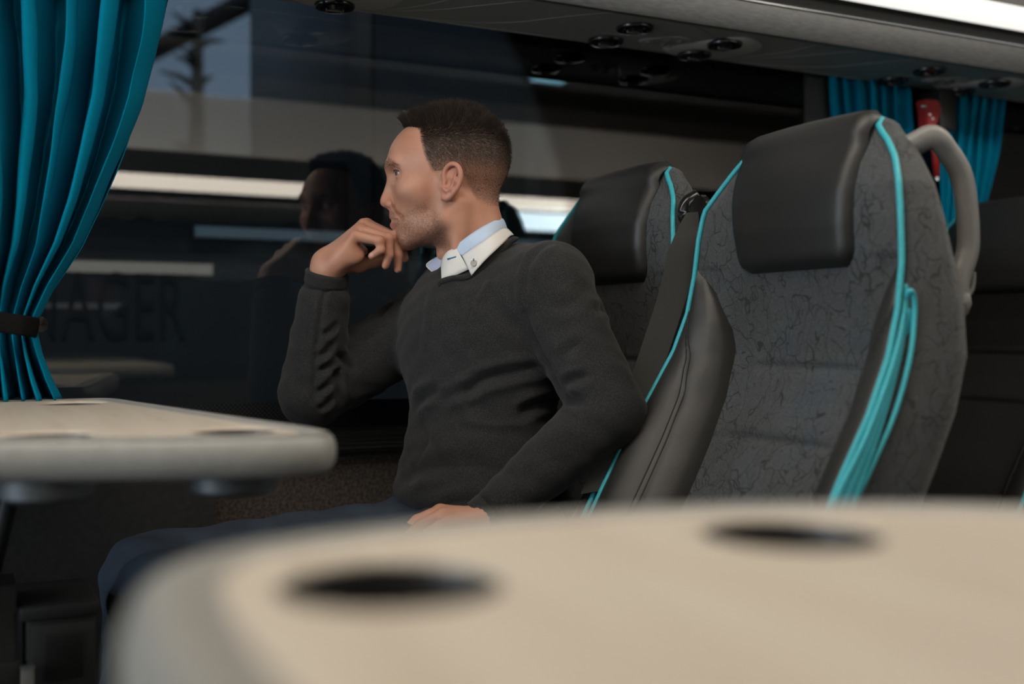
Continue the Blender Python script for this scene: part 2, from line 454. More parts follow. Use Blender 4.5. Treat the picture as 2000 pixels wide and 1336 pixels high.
        for arc in ([(1.17, 1.78), (1.10, 1.80), (1.03, 1.86), (0.97, 1.93), (0.90, 1.975), (0.83, 1.995)], [(0.99, 1.78), (0.93, 1.80), (0.86, 1.86), (0.80, 1.92), (0.73, 1.97), (0.68, 1.99)],
                    [(1.62, 1.80), (1.60, 1.86), (1.56, 1.93), (1.50, 1.99)], [(1.24, 1.805), (1.30, 1.80), (1.36, 1.83), (1.40, 1.87)], [(1.16, 1.92), (1.20, 1.912), (1.25, 1.88), (1.255, 1.83)]):
            tube('seam', catmull([(ax+d, ay, z-0.0042+0.004*((ay-1.88)/0.12)**2) for ax, ay in arc], 6), 0.0009, M['line'], p, 5)
    if mirror:
        M_off = 0.165
        def flip(o):
            for ch in children(o): flip(ch)
            if o.type == 'MESH':
                for v in o.data.vertices: v.co.y = 2*AIS-v.co.y; v.co.z -= 0.165
                o.data.flip_normals()
        flip(root)
    return root
rack('grey overhead luggage rack with air vents above the window and the seated man', 'luggage rack')
rack('overhead luggage rack across the aisle, seen only mirrored in the window glass', 'luggage rack', True)

# ---- added ceiling lamps out of view, main fill light over the aisle
for k, x in enumerate((-2.0, 0.15, 2.3)):
    r = empty('ceiling_light', (x, AIS, Z(1.06)))
    tag(r, ['long pale ceiling lamp over the front of the aisle', 'long pale ceiling lamp over the aisle between the two tables', 'long pale ceiling lamp over the aisle beside the rear seat'][k], 'ceiling lamp', 'ceiling lamps along the aisle')
    o = box('lamp_frame', (-0.98, -0.20, -0.012), (0.98, 0.20, 0), M['handle'], r, 0.003)
    V = [(x_, 0.17*math.cos(a), -0.012-0.075*math.sin(a)) for x_ in (-0.95, 0.95) for a in np.linspace(0, math.pi, 15)]
    F = [(k, k+1, 16+k, 15+k) for k in range(14)]+[tuple(range(15)), tuple(range(15, 30)), (0, 14, 29, 15)]
    l = meshobj('lamp_lens', V, F, M['lens'], r); fix_normals(l); autosmooth(l, 40)

# ---- small double reading lamp on the ceiling across the aisle
rl = empty('reading_lamp', (2.17, 0.08, Z(1.06))); tag(rl, 'small double blue reading lamp under the ceiling, a cyan glint in the dark window top', 'reading lamp')
box('lamp_housing', (-0.11, -0.045, -0.010), (0.11, 0.045, 0.0), M['black'], rl, 0.003)
for dy in (-0.022, 0.022): box('lamp_tube', (-0.075, dy-0.007, -0.020), (0.075, dy+0.007, -0.0102), M['led'], rl, 0.004)

# ================================================================== SEATS
ZS = [0.290, 0.270, 0.252, 0.226, 0.192, 0.15, 0.09, 0.03, -0.03, -0.10, -0.17, -0.24, -0.30, -0.38]
WP = [0.120, 0.140, 0.160, 0.182, 0.203, 0.211, 0.217, 0.221, 0.227, 0.235, 0.238, 0.238, 0.238, 0.238]
XP = [1.105, 1.094, 1.088, 1.078, 1.062, 1.057, 1.053, 1.042, 1.020, 0.980, 0.935, 0.895, 0.862, 0.82]
XC = [1.095, 1.082, 1.072, 1.062, 1.054, 1.053, 1.060, 1.072, 1.078, 1.056, 1.020, 0.978, 0.938, 0.90]
WB = [0.125, 0.150, 0.168, 0.186, 0.205, 0.216, 0.226, 0.234, 0.238, 0.240, 0.240, 0.240, 0.240, 0.240]
XBK = [1.118, 1.122, 1.122, 1.121, 1.122, 1.126, 1.134, 1.142, 1.142, 1.120, 1.085, 1.045, 1.010, 0.97]
UI = [0.14, 0.14, 0.14, 0.14, 0.15, 0.17, 0.19, 0.166, 0.150, 0.145, 0.142, 0.140, 0.138, 0.136]
iz = lambda z, A: float(np.interp(-z, [-q for q in ZS], A))
def front_x(u, z):              # front face of the backrest
    a = abs(u); wp, xp, xc = iz(z, WP), iz(z, XP), iz(z, XC)
    c = iz(z, UI) if z < 0.10 else wp*0.72
    if a <= c: return xc+0.006*(a/c)**2*(1 if z < 0.1 else 0.6)
    t = min(1.0, (a-c)/max(1e-4, wp-c)); t = t*t*(3-2*t)
    return (xc+0.006*(1 if z < 0.1 else 0.6))*(1-t)+xp*t
YC = 1.232
def build_seat(label, cat, group):
    root = empty('bus_seat', (0, 0, 0)); tag(root, label, cat, group)
    # --- upholstered back, one closed loft
    rows = list(np.linspace(-0.38, 0.27, 150))
    V = []; nu = 15; nf = 5; nb = 7
    def section(z, shrink=0.0, mid=1.112, wsc=1.0):
        wp, xp, wb, xb = iz(z, WP)*wsc, iz(z, XP), iz(z, WB)*wsc, iz(z, XBK)
        pts = []
        for u in np.linspace(-wp, wp, nu):
            x = front_x(u/wsc, z)
            for zg in (-0.05, -0.155): x += 0.011*math.exp(-abs((z-zg)/0.007)**1.3)*max(0, min(1, (0.135-abs(u))/0.04))
            pts.append((u, x))
        for k in range(1, nf+1):
            t = k/(nf+1); pts.append((wp+(wb-wp)*t+0.006*math.sin(math.pi*t), xp+(xb-xp)*t))
        for u in np.linspace(wb, -wb, nb): pts.append((u, xb+0.012*(1-(u/wb)**2)))
        for k in range(1, nf+1):
            t = 1-k/(nf+1); pts.append((-(wp+(wb-wp)*t+0.006*math.sin(math.pi*t)), xp+(xb-xp)*t))
        return [(u, mid+(x-mid)*(1-shrink)) for u, x in pts]
    for z in rows: V += [(x, YC+u, Z(z)) for u, x in section(z)]
    for z, s, ws in ((0.2785, 0.06, 0.97), (0.285, 0.22, 0.92), (0.290, 0.5, 0.86), (0.292, 0.8, 0.8)):
        V += [(x, YC+u, Z(z)) for u, x in section(0.27, s, 1.106, ws)]
    n = nu+2*nf+nb; m = len(rows)+4
    F = grid_faces(m, n, True)+[tuple(range(n)), tuple((m-1)*n+k for k in range(n))]
    back = meshobj('backrest', V, F, M['fabric'], root); fix_normals(back)
    # --- head pad wrapping over the top
    nu2, nv2 = 25, 26; V = []
    for inner in (0, 1):
        for j in range(nv2):
            v = j/(nv2-1)
            for i in range(nu2):
                u = -1+2*i/(nu2-1)
                hw = 0.118+0.014*min(1, v/0.7)
                # round the lower corners
                if v < 0.12: hw *= 1-0.12*(1-v/0.12)**2
                uu = u*hw
                if v < 0.78:
                    z = 0.088+(0.260-0.088)*v/0.78 - 0.006*(1-v)*(0) ; x = front_x(uu*0.98, z); nx, nz = -1.0, 0.0
                    if v > 0.6: k = (v-0.6)/0.18; nx, nz = -1+0.3*k, 0.55*k
                else:
                    k = (v-0.78)/0.22; a = k*math.pi*0.62
                    x = 1.104-0.027*math.cos(a); z = 0.260+0.028*math.sin(a); nx, nz = -math.cos(a)*0.8, 0.3+0.7*math.sin(a)
                e = min(1-abs(u), v*1.9 if v < 0.5 else (1-v)*3.0+0.02)
                th = 0.013*min(1, max(0, e)/0.11)**0.45*(1+0.35*math.cos(u*1.4)) if not inner else -0.004
                V.append((x+nx*th, YC+uu-0.008*max(0, 1-v/0.7), Z(z+nz*th)))
    q = nu2*nv2
    F = grid_faces(nv2, nu2)+[tuple(a+q for a in reversed(f)) for f in grid_faces(nv2, nu2)]
    ring = [i for i in range(nu2)]+[j*nu2+nu2-1 for j in range(1, nv2)]+[(nv2-1)*nu2+i for i in range(nu2-2, -1, -1)]+[j*nu2 for j in range(nv2-2, 0, -1)]
    for a, b in zip(ring, ring[1:]+ring[:1]): F.append((a, b, b+q, a+q))
    hp = meshobj('head_pad', V, F, M['leather'], root); fix_normals(hp); hp['label'] = 'smooth black leather head pad'
    # --- side bolsters
    for s in (1, -1):
        zz = list(np.linspace(0.105, -0.37, 48)); ns = 19; V = []
        for inner in (0, 1):
            for z in zz:
                wp, xp, xc = iz(z, WP), iz(z, XP), iz(z, XC)+0.006
                ui = min(wp-0.003, float(np.interp(-z, [-0.105, -0.08, -0.05, -0.02, 0.02, 0.10, 0.20, 0.37], [wp-0.003, 0.196, 0.176, 0.162, 0.150, 0.142, 0.136, 0.130])))
                h = 0.034*min(1.0, (wp-ui)/0.085)
                for k in range(ns):
                    t = k/(ns-1); u = ui+(wp-ui)*t
                    tt = t*t*(3-2*t)
                    b = math.sqrt(max(0, 1-(1-min(t, .28)/.28)**2)) if t < 0.28 else 1.0-0.93*((t-0.28)/0.72)**1.3
                    tse = float(np.interp(-z, [-0.03, 0.0, 0.04, 0.09, 0.16, 0.40], [0.93, 0.74, 0.55, 0.45, 0.42, 0.40])); b -= 0.10*math.exp(-((t-tse)/0.035)**2)
                    x = xc*(1-tt)+xp*tt-(h*b+0.001-0.016*max(0, 1-t/0.06) if not inner else -0.022)
                    V.append((x, YC+s*u, Z(z)))
        q = len(zz)*ns
        F = grid_faces(len(zz), ns)+[tuple(a+q for a in reversed(f)) for f in grid_faces(len(zz), ns)]
        ring = [i for i in range(ns)]+[j*ns+ns-1 for j in range(1, len(zz))]+[(len(zz)-1)*ns+i for i in range(ns-2, -1, -1)]+[j*ns for j in range(len(zz)-2, 0, -1)]
        for a, b in zip(ring, ring[1:]+ring[:1]): F.append((a, b, b+q, a+q))
        bo = meshobj('side_bolster', V, F, M['leather_grey'], root); fix_normals(bo)
        for dt_ in (-0.035, 0.03):
            pts = []
            for j in range(len(zz)):
                if zz[j] > 0.035: continue
                kf = (float(np.interp(-zz[j], [-0.03, 0.0, 0.04, 0.09, 0.16, 0.40], [0.93, 0.74, 0.55, 0.45, 0.42, 0.40]))+dt_)*(ns-1)
                k = min(ns-2, int(kf)); fr_ = kf-k
                pts.append(np.array(V[j*ns+k])*(1-fr_)+np.array(V[j*ns+k+1])*fr_+np.array([-0.0006, 0, 0]))
            tube('stitching', pts, 0.0011, M['stitch'], bo, 5)
        # piping along the outer edge
        zp = list(np.linspace(0.277, -0.37, 56))
        pts = [(iz(z, XP)-0.003, YC+s*(iz(z, WP)+0.001), Z(z)) for z in zp]
        top = [(iz(0.272, XP)+0.010, YC+s*0.130, Z(0.288))]
        tube('piping', top+pts, 0.0042, M['teal'], root, 8)['label'] = 'teal piping along the seat edge'
    # --- cushion, base
    V = []; nx_, ny_ = 14, 15
    secs = [(0.50, 0.06), (0.505, 0.09), (0.53, 0.115), (0.58, 0.125), (0.70, 0.122), (0.82, 0.118), (0.93, 0.118)]
    for x, t in secs:
        for y in np.linspace(-0.235, 0.235, 15):
            e = min(1, (0.236-abs(y))/0.04)**0.5
            V.append((x, YC+y, Z(-0.590+t*e+0.012*(abs(y)/0.235)**2*e)))
        for y in np.linspace(0.235, -0.235, 9): V.append((x, YC+y, Z(-0.600)))
    F = grid_faces(len(secs), 24, True)+[tuple(range(24)), tuple((len(secs)-1)*24+k for k in range(24))]
    cu = meshobj('seat_cushion', V, F, M['fabric'], root); fix_normals(cu)
    bm = bmesh.new(); bm_box(bm, (0.56, YC-0.19, Z(-0.63)), (1.0, YC+0.19, Z(-0.597)), 0.01); bm_box(bm, (0.64, YC-0.12, 0.0), (0.92, YC+0.12, Z(-0.62)), 0.02)
    bm_obj('pedestal', bm, M['trim_dark'], root, True)
    return root
seat = build_seat('patterned grey aisle seat with black head pad, teal piping and grey grab handle', 'bus seat', 'patterned seats with teal piping')
# aisle seat only: grab handle, hook, pleated teal side strip
YH = 1.055
hp_px = [(1796, 262), (1822, 268), (1852, 298), (1878, 345), (1889, 415), (1891, 478), (1884, 512), (1874, 540), (1868, 575), (1866, 600)]
hpts = catmull([np.array([1.09, 1.105, Z(0.222)]), np.array([1.125, 1.072, Z(0.247)])]+[at_y(x, y, YH) for x, y in hp_px[1:]]+[np.array([1.12, 1.075, Z(0.005)])], 6)
nh = len(hpts)
hr = [0.0165+0.003*max(0, (i/nh-0.7)/0.3) for i in range(nh)]
hd = tube('grab_handle', hpts, hr, M['handle'], seat, 14, 0.8, (0, 1, 0))
tube('coat_hook', catmull([at_y(x, y, YH) for x, y in ((1868, 566), (1876, 577), (1887, 577), (1895, 565), (1898, 548), (1898, 532))], 5), 0.0052, M['handle'], hd, 8)
tube('hook_base', catmull([at_y(x, y, YH) for x, y in ((1868, 560), (1872, 585), (1876, 612))], 5), [0.012]*4+[0.012]*4+[0.008]*3, M['handle'], hd, 10)
for k in range(5):
    f = k/4.0
    pts = [at_y(1767+2*f, 556, 1.013), at_y(1767+3*f, 600, 1.008), at_y(1752+7*f, 680, 1.0), at_y(1727+13*f, 760, 0.994), at_y(1688+22*f, 860, 0.986), at_y(1648+32*f, 940, 0.98), at_y(1618+40*f, 1000, 0.975), at_y(1572+46*f, 1085, 0.97)]
    tube('pleat', catmull(pts, 5), [0.0028]*4+[0.0031]*6+[0.0034]*26, M['teal_strip'] if k % 2 else M['teal'], seat, 8)
lp = [at_y(1771, 580, 1.005), at_y(1777, 568, 1.0), at_y(1785, 580, 1.0), at_y(1786, 620, 1.0), at_y(1777, 700, 0.995), at_y(1750, 800, 0.99), at_y(1712, 890, 0.985), at_y(1672, 975, 0.98), at_y(1620, 1085, 0.975)]
tube('pleat', catmull(lp, 5), 0.0034, M['teal'], seat, 8)
V = []; 
for (a, b) in zip(catmull([at_y(x, y, 1.004) for x, y in ((1772, 600), (1752, 700), (1700, 860), (1640, 1000))], 6), catmull([at_y(x, y, 1.002) for x, y in ((1784, 605), (1776, 700), (1728, 860), (1664, 1000))], 6)):
    V += [a, b]
V += [np.array(v)+np.array([0.006, 0.004, 0]) for v in V]
h_ = len(V)//2; F = []
for i in range(h_//2-1):
    F += [(2*i, 2*i+1, 2*i+3, 2*i+2), (h_+2*i, h_+2*i+2, h_+2*i+3, h_+2*i+1), (2*i, 2*i+2, h_+2*i+2, h_+2*i), (2*i+1, h_+2*i+1, h_+2*i+3, 2*i+3)]
o = meshobj('strip_gusset', V, F, M['teal_strip'], seat); fix_normals(o)

seat2 = copy_tree(seat, None, ('grab_handle', 'pleat', 'strip_gusset'))
seat2.location = (0.0, 0.495, 0)
tag(seat2, 'patterned grey window seat that the man sits in, mostly behind his shoulder', 'bus seat', 'patterned seats with teal piping')
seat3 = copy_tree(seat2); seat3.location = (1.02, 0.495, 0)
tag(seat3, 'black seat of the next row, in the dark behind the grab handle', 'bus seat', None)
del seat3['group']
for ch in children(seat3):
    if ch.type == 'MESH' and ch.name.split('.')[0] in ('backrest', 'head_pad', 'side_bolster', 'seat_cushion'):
        ch.data = ch.data.copy(); ch.data.materials.clear(); ch.data.materials.append(M['leather_black'])  # whole next-row seat takes one deep black

# ---- seat belt between the two seats
bl = empty('seat_belt', (0, 0, 0)); tag(bl, 'dark seat belt running down from its black guide between the two patterned seats', 'seat belt')
gp = catmull([at_y(x, y, 1.515) for x, y in ((1362, 384), (1343, 396), (1337, 412), (1341, 428), (1362, 432))], 6)
tube('belt_guide', gp, 0.0085, M['gloss_black'], bl, 10, 1.5)
lathe('guide_plate', [(0.002, 0), (0.022, 0.002), (0.024, 0.010), (0.0, 0.012)], 20, M['gloss_black'], bl, at_y(1362, 408, 1.478), Matrix.Rotation(math.pi/2, 3, 'Y'))
ca = catmull([at_y(1352, 415, 1.478), at_y(1338, 470, 1.478), at_y(1318, 560, 1.478), at_y(1290, 650, 1.478), at_y(1258, 740, 1.478), at_y(1215, 830, 1.478), at_y(1165, 960, 1.478)], 8)
V = []
for i, p in enumerate(ca):
    wv = min(1, i/10)*0.016+0.010
    a = np.array([-0.6, 0.75, 0.0])*0; sd = np.array([0.80, -0.20, 0.10])
    sd = sd/np.linalg.norm(sd)
    nrm = np.array([-0.3, -0.9, 0.2])*0.0012
    V += [p-sd*wv+nrm, p+sd*wv+nrm, p+sd*wv-nrm, p-sd*wv-nrm]
F = grid_faces(len(ca), 4, True)+[(0, 1, 2, 3), tuple(4*(len(ca)-1)+k for k in range(4))]
o = meshobj('belt_webbing', V, F, M['belt'], bl, False); fix_normals(o)

# ================================================================== TABLES
def table(label, outline, cups, ztop, thick, leg_at):
    root = empty('coach_table', (0, 0, 0)); tag(root, label, 'table', 'cream folding tables with cup wells')
    P = np.array(catmull(outline, 10, True))[:, :2]
    A = 0.5*np.sum(P[:, 0]*np.roll(P[:, 1], -1)-np.roll(P[:, 0], -1)*P[:, 1])
    if A < 0: P = P[::-1]
    n = len(P)
    T = np.roll(P, -1, 0)-np.roll(P, 1, 0); T /= np.linalg.norm(T, axis=1)[:, None]
    N = np.stack([T[:, 1], -T[:, 0]], 1)              # outward
    r = thick/2
    prof = [(-0.040, 0.0), (-0.0385, -0.0035), (-0.032, -0.0040), (-0.027, -0.0008), (-0.022, 0.0012), (-0.014, 0.0012), (-0.008, -0.0005)]
    for a in np.linspace(75, -90, 10):
        prof.append((-r*0.55+r*0.55*math.cos(math.radians(a)), -r+r*math.sin(math.radians(a))))
    prof.append((-0.06, -thick))
    V = []
    for d, dz in prof:
        for k in range(n): V.append((P[k, 0]+N[k, 0]*d, P[k, 1]+N[k, 1]*d, ztop+dz))
    F = grid_faces(len(prof), n, True)
    F.append(tuple((len(prof)-1)*n+k for k in range(n)))
    rim = meshobj('table_rim', V, F, M['rim'], root); fix_normals(rim)
    # top board with round wells cut in it
    bm = bmesh.new()
    def loop(pts):
        vs = [bm.verts.new((x, y, ztop)) for x, y in pts]
        return [bm.edges.new((vs[i], vs[(i+1) % len(vs)])) for i in range(len(vs))]
    E = loop([(P[k, 0]-N[k, 0]*0.0395, P[k, 1]-N[k, 1]*0.0395) for k in range(n)])
    for cx, cy in cups: E += loop([(cx+0.049*math.cos(a), cy+0.049*math.sin(a)) for a in np.linspace(0, 2*math.pi, 40, endpoint=False)])
    bmesh.ops.triangle_fill(bm, use_beauty=True, use_dissolve=False, edges=E)
    r_ = bmesh.ops.extrude_face_region(bm, geom=bm.faces[:])
    for v in [g for g in r_['geom'] if isinstance(g, bmesh.types.BMVert)]: v.co.z -= 0.012
    top = bm_obj('table_top', bm, M['table'], root)
    for cx, cy in cups:
        lathe('cup_well', [(0.0470, ztop-0.0035), (0.0466, ztop-0.0030), (0.0462, ztop-0.004), (0.0455, ztop-0.008), (0.043, ztop-0.058), (0.036, ztop-0.062), (0.0004, ztop-0.062)][::1], 40, M['cup'], root, (cx, cy, 0), None, False)
        lathe('well_lip', [(0.0505, ztop+0.0003), (0.0492, ztop+0.0003), (0.0480, ztop-0.0004), (0.0470, ztop-0.0020), (0.0466, ztop-0.0042), (0.0490, ztop-0.0042)], 40, M['table'], root, (cx, cy, 0), None, False)
        lathe('well_bottom', [(0.001, ztop-0.0655), (0.037, ztop-0.0655), (0.0465, ztop-0.060), (0.049, ztop-thick-0.0005)][::1], 32, M['steel'], root, (cx, cy, 0), None, False)
    if leg_at:
        (ax, ay), (bx_, by_) = leg_at
        tube('support_strut', [(ax, ay, ztop-thick-0.001), (bx_, by_, Z(-0.60))], 0.010, M['trim_dark'], root, 12)
        y0_, y1_ = (1.80, 1.995) if by_ > 1 else (-0.47, -0.40)
        box('wall_bracket', (min(ax, bx_)-0.14, y0_, ztop-thick-0.05), (max(ax, bx_)+0.08, y1_, ztop-thick-0.001), M['trim_dark'], root, 0.006)
    return root
ZT = Z(-0.104)
table('cream table across the aisle by the curtain, in front of the man',
      [(0.215, 1.845), (0.25, 1.70), (0.315, 1.36), (0.352, 1.17), (0.345, 1.105), (0.30, 1.078), (0.20, 1.098), (0.06, 1.150), (-0.10, 1.20), (-0.22, 1.23), (-0.27, 1.30), (-0.25, 1.6), (-0.22, 1.845), (-0.05, 1.858), (0.13, 1.858)],
      [(0.076, 1.212), (0.258, 1.176), (0.145, 1.745), (-0.13, 1.745)], ZT, 0.041, ((0.06, 1.42), (0.0, 1.985)))
table('cream table close to the viewer with two dark cup wells, blurred along the lower edge',
      [(0.055, -0.46), (0.048, -0.1), (0.045, 0.25), (0.052, 0.44), (0.085, 0.525), (0.15, 0.560), (0.25, 0.572), (0.37, 0.560), (0.47, 0.528), (0.56, 0.475), (0.615, 0.40), (0.625, 0.2), (0.62, -0.1), (0.61, -0.46), (0.33, -0.468)],
      [(0.160, 0.434), (0.386, 0.448)], ZT, 0.041, ((0.33, -0.30), (0.33, -0.45)))

# ================================================================== CURTAINS
def curtain(name, label, group, rows, Y, folds, depth, seed, ns=360, hem=True, lo=0.0):
    r = np.random.default_rng(seed)
    s = np.linspace(0, 1, ns); nr = 90
    py = np.linspace(rows[0][0], rows[-1][0], nr)
    ph = r.uniform(0, 1, folds+3); am = r.uniform(0.75, 1.25, folds+3)
    # fold phase with uneven widths
    wts = r.uniform(0.6, 1.5, folds); cum = np.concatenate([[0], np.cumsum(wts)]); cum /= cum[-1]
    phase = np.interp(s, cum, np.arange(folds+1))
    V = []
    for y in py:
        l = np.interp(y, [q[0] for q in rows], [q[1] for q in rows]); rr = np.interp(y, [q[0] for q in rows], [q[2] for q in rows])
        dsc = np.interp(y, [q[0] for q in rows], [q[3] for q in rows])
        f = phase+0.06*np.sin(y*0.009+phase*2.1)+0.02*np.sin(y*0.03+phase*3.7)
        c = np.abs(np.sin(math.pi*f))**0.75
        a = np.interp(f % folds, np.arange(folds+3), am)
        d = depth*dsc*(c*a-0.5)+0.004*np.sin(y*0.02+9*s)
        sx = s+(0.42/folds)*np.sin(2*math.pi*f+0.6)*min(1.0, dsc)*(1-s**10)
        px = l+(rr-l)*sx
        for i in range(ns):
            p0 = at_y(px[i], y, Y)
            V.append((p0[0], Y-d[i], p0[2]))
    F = grid_faces(nr, ns)
    o = meshobj(name, V, F, M['curtain'])
    md = o.modifiers.new('thickness', 'SOLIDIFY'); md.thickness = 0.0016; md.offset = 0
    tag(o, label, 'curtain', group)
    return o
cu1 = curtain('window_curtain', 'long teal curtain gathered by a black band at the table end', 'teal window curtains',
        [(-60, -330, 352, 1.0), (0, -300, 330, 1.0), (100, -270, 311, 1.0), (200, -235, 284, 1.0), (300, -200, 245, 1.0), (400, -165, 203, 0.95), (480, -140, 164, 0.85), (560, -118, 110, 0.7),
         (620, -100, 78, 0.5), (650, -98, 74, 0.45), (690, -105, 84, 0.6), (740, -120, 104, 0.8), (779, -135, 124, 0.9)], 1.885, 8, 0.13, 3)
# hem line of the long curtain
tb = []
for sx in np.linspace(-110, 74, 30):
    k = (sx+110)/184
    p = at_y(sx, 626+22*max(0, k-0.45)*1.2, 1.85); tb.append((p[0], 1.800+0.06*max(0, (k-0.8)/0.2)**2, p[2]))
b_ = tube('tie_band', tb, 0.0155, M['band'], cu1, 10, 0.12, (0, 1, 0)); b_['label'] = 'black elastic tie band'
q = at_y(78, 634, 1.87)
hk = lathe('hook_knob', [(0.0, -0.004), (0.012, -0.003), (0.013, 0.006), (0.006, 0.010), (0.006, 0.10)], 20, M['gloss_black'], cu1, q, Matrix.Rotation(-math.pi/2, 3, 'X'))
curtain('window_curtain', 'short teal curtain in front of the pillar, above the head pad of the aisle seat', 'teal window curtains',
        [(100, 1612, 1776, 1.0), (250, 1622, 1784, 1.0), (420, 1640, 1790, 0.8)], 2.017, 7, 0.026, 5, 220)
curtain('window_curtain', 'short teal curtain seen through the grab handle', 'teal window curtains',
        [(110, 1838, 1978, 1.0), (190, 1838, 1968, 1.0), (300, 1838, 1950, 1.0), (440, 1838, 1918, 0.8)], 2.017, 6, 0.026, 8, 220)

# ---- emergency hammer on the pillar
hm = empty('emergency_hammer', (0, 0, 0)); tag(hm, 'red emergency hammer in a black holder on the pillar between the short curtains', 'emergency hammer')
def hbox(name, px0, py0, px1, py1, Y, dy, m, bev=0.004):
    a = at_y(px0, py1, Y); b = at_y(px1, py0, Y); return box(name, (a[0], Y-dy, a[2]), (b[0], Y, b[2]), m, hm, bev)
hbox('holder', 1790, 188, 1822, 262, 2.037, 0.075, M['black'])
bm = bmesh.new()
out = [(1806, 194), (1834, 196), (1840, 214), (1832, 240), (1826, 252), (1812, 248), (1810, 220)]
vs = [bm.verts.new(at_y(x, y, 1.955)) for x, y in out]; f = bm.faces.new(vs)
e = bmesh.ops.extrude_face_region(bm, geom=[f])
for v in [g for g in e['geom'] if isinstance(g, bmesh.types.BMVert)]: v.co.y += 0.03
bmesh.ops.bevel(bm, geom=bm.edges[:], offset=0.003, segments=2, affect='EDGES')
bm_obj('hammer_head', bm, M['red'], hm, True)
tube('hammer_handle', [at_y(1824, 248, 1.965), at_y(1826, 290, 1.965), at_y(1829, 346, 1.965)], [0.011, 0.009, 0.007], M['red'], hm, 12)
lathe('steel_tip', [(0.0, 0), (0.005, 0.002), (0.005, 0.012), (0.001, 0.016)], 12, M['chrome'], hm, at_y(1830, 354, 1.965))
for x, y in ((1817, 224), (1823, 232)): lathe('rivet', [(0.0045, 0.003), (0.004, 0), (0.0005, -0.002)], 10, M['chrome'], hm, at_y(x, y, 1.954), Matrix.Rotation(-math.pi/2, 3, 'X'))
tube('holder_clip', [at_y(1800, 207, 1.955), at_y(1810, 209, 1.953)], 0.004, M['chrome'], hm, 8)

# ---- foot-well furniture under the cream table
hb = empty('heater_box', (0.115, 1.51, 0)); tag(hb, 'small dark box with a square panel low beside the man\'s shin', 'box')
bm = bmesh.new(); bm_box(bm, (-0.045, 0.0, 0), (0.040, 0.14, 0.515), 0.006)
bm_box(bm, (-0.052, -0.008, 0.503), (0.043, 0.146, 0.521), 0.004)
bm_obj('body', bm, M['trim_dark'], hb, True)
box('panel_frame', (-0.038, -0.006, 0.410), (0.036, 0.002, 0.497), M['trim_dark'], hb, 0.002)
box('panel', (-0.024, -0.009, 0.426), (0.022, -0.004, 0.484), M['black'], hb, 0.002)
sb = empty('plinth_box', (-0.10, 1.51, 0)); tag(sb, 'tall dark boxy plinth at the edge of the foot well, cut by the picture edge', 'plinth')
box('body', (-0.30, 0.0, 0), (0.160, 0.08, 0.55), M['trim_dark'], sb, 0.004)
box('cover_plate', (-0.30, -0.004, 0), (0.163, 0.0, 0.455), M['trim_dark'], sb, 0.002)
pt = empty('bracket_post', (0.0715, 1.492, 0)); tag(pt, 'short grey metal post standing between the dark plinth and the small box', 'post')
box('column', (-0.0075, -0.006, 0.0), (0.0075, 0.006, 0.448), M['handle'], pt, 0.001)
box('cap', (-0.008, -0.0065, 0.448), (0.008, 0.0065, 0.451), M['steel'], pt, 0.0005)

# ================================================================== OUTSIDE
M['asphalt'] = noisy('yard_asphalt', (0.03, 0.03, 0.032), (0.05, 0.05, 0.05), 30, 0.9, 0.2)
structure(box('ground', (-60, -60, -1.05), (60, 60, -1.0), M['asphalt']))
M['navy'] = noisy('dark_navy_paint', (0.028, 0.033, 0.037), (0.034, 0.039, 0.043), 3, 0.35, 0)
M['navy_dark'] = mat('darker_livery_paint', (0.012, 0.016, 0.02), 0.4)
M['win_dark'] = mat('dark_coach_glass', (0.008, 0.011, 0.014), 0.12)
M['stripe'] = mat('cream_livery_stripe', (0.75, 0.65, 0.55), 0.4)
M['stripe_grey'] = mat('grey_livery_stripe', (0.16, 0.15, 0.145), 0.5)
M['letter'] = mat('dark_lettering', (0.008, 0.010, 0.012), 0.5)
M['rail'] = mat('blue_grey_trim', (0.22, 0.30, 0.35), 0.4)
nc = empty('parked_coach', (0, 3.7, -1.0)); tag(nc, 'dark parked coach with big lettering on its side, seen through the window', 'coach')
YN = 3.7
def npart(name, lo, hi, m, par=nc, bev=0.0):
    o = box(name, lo, hi, m, None, bev); o.parent = par
    if par == nc: o.location = (0, -3.7, 1.0)
    return o
npart('body', (0.0-1.6, YN, -0.75), (7.5, 5.2, Z(0.26)), M['navy'])
npart('roof', (1.2, YN+0.02, Z(0.25)), (7.5, 5.2, Z(1.7)), M['navy_dark'], nc, 0.05)
npart('window_band', (1.3, YN-0.002, Z(0.34)), (7.4, YN+0.05, Z(1.15)), M['win_dark'])
npart('windscreen', (-1.55, YN+0.03, Z(0.25)), (1.2, YN+0.06, Z(0.60)), M['win_dark'])
for x in (1.9, 3.1, 4.3): npart('window_post', (x, YN-0.006, Z(0.34)), (x+0.06, YN+0.05, Z(1.15)), M['navy_dark'])
npart('trim_rail', (0.68, YN-0.012, Z(0.315)), (7.4, YN+0.03, Z(0.350)), M['rail'])
a0, a1 = at_y(60, 520, YN), at_y(415, 527, YN)
tube_st = npart('livery_stripe', (a0[0]-0.5, YN-0.004, a1[2]-0.018), (a1[0], YN+0.03, a1[2]+0.018), M['stripe'])
a1 = at_y(235, 598, YN)
npart('livery_line', (a0[0]-0.5, YN-0.003, a1[2]-0.010), (a1[0], YN+0.03, a1[2]+0.008), M['stripe_grey'])
cv = bpy.data.curves.new('lettering', 'FONT'); cv.body = 'NAGER'; cv.size = 0.31; cv.extrude = 0.002; cv.space_character = 1.05
cv.align_x = 'RIGHT'
tmp = bpy.data.objects.new('tmp_text', cv); C.objects.link(tmp); bpy.context.view_layer.update()
me = bpy.data.meshes.new_from_object(tmp.evaluated_get(bpy.context.evaluated_depsgraph_get())); bpy.data.objects.remove(tmp)
me.materials.clear(); me.materials.append(M['letter'])
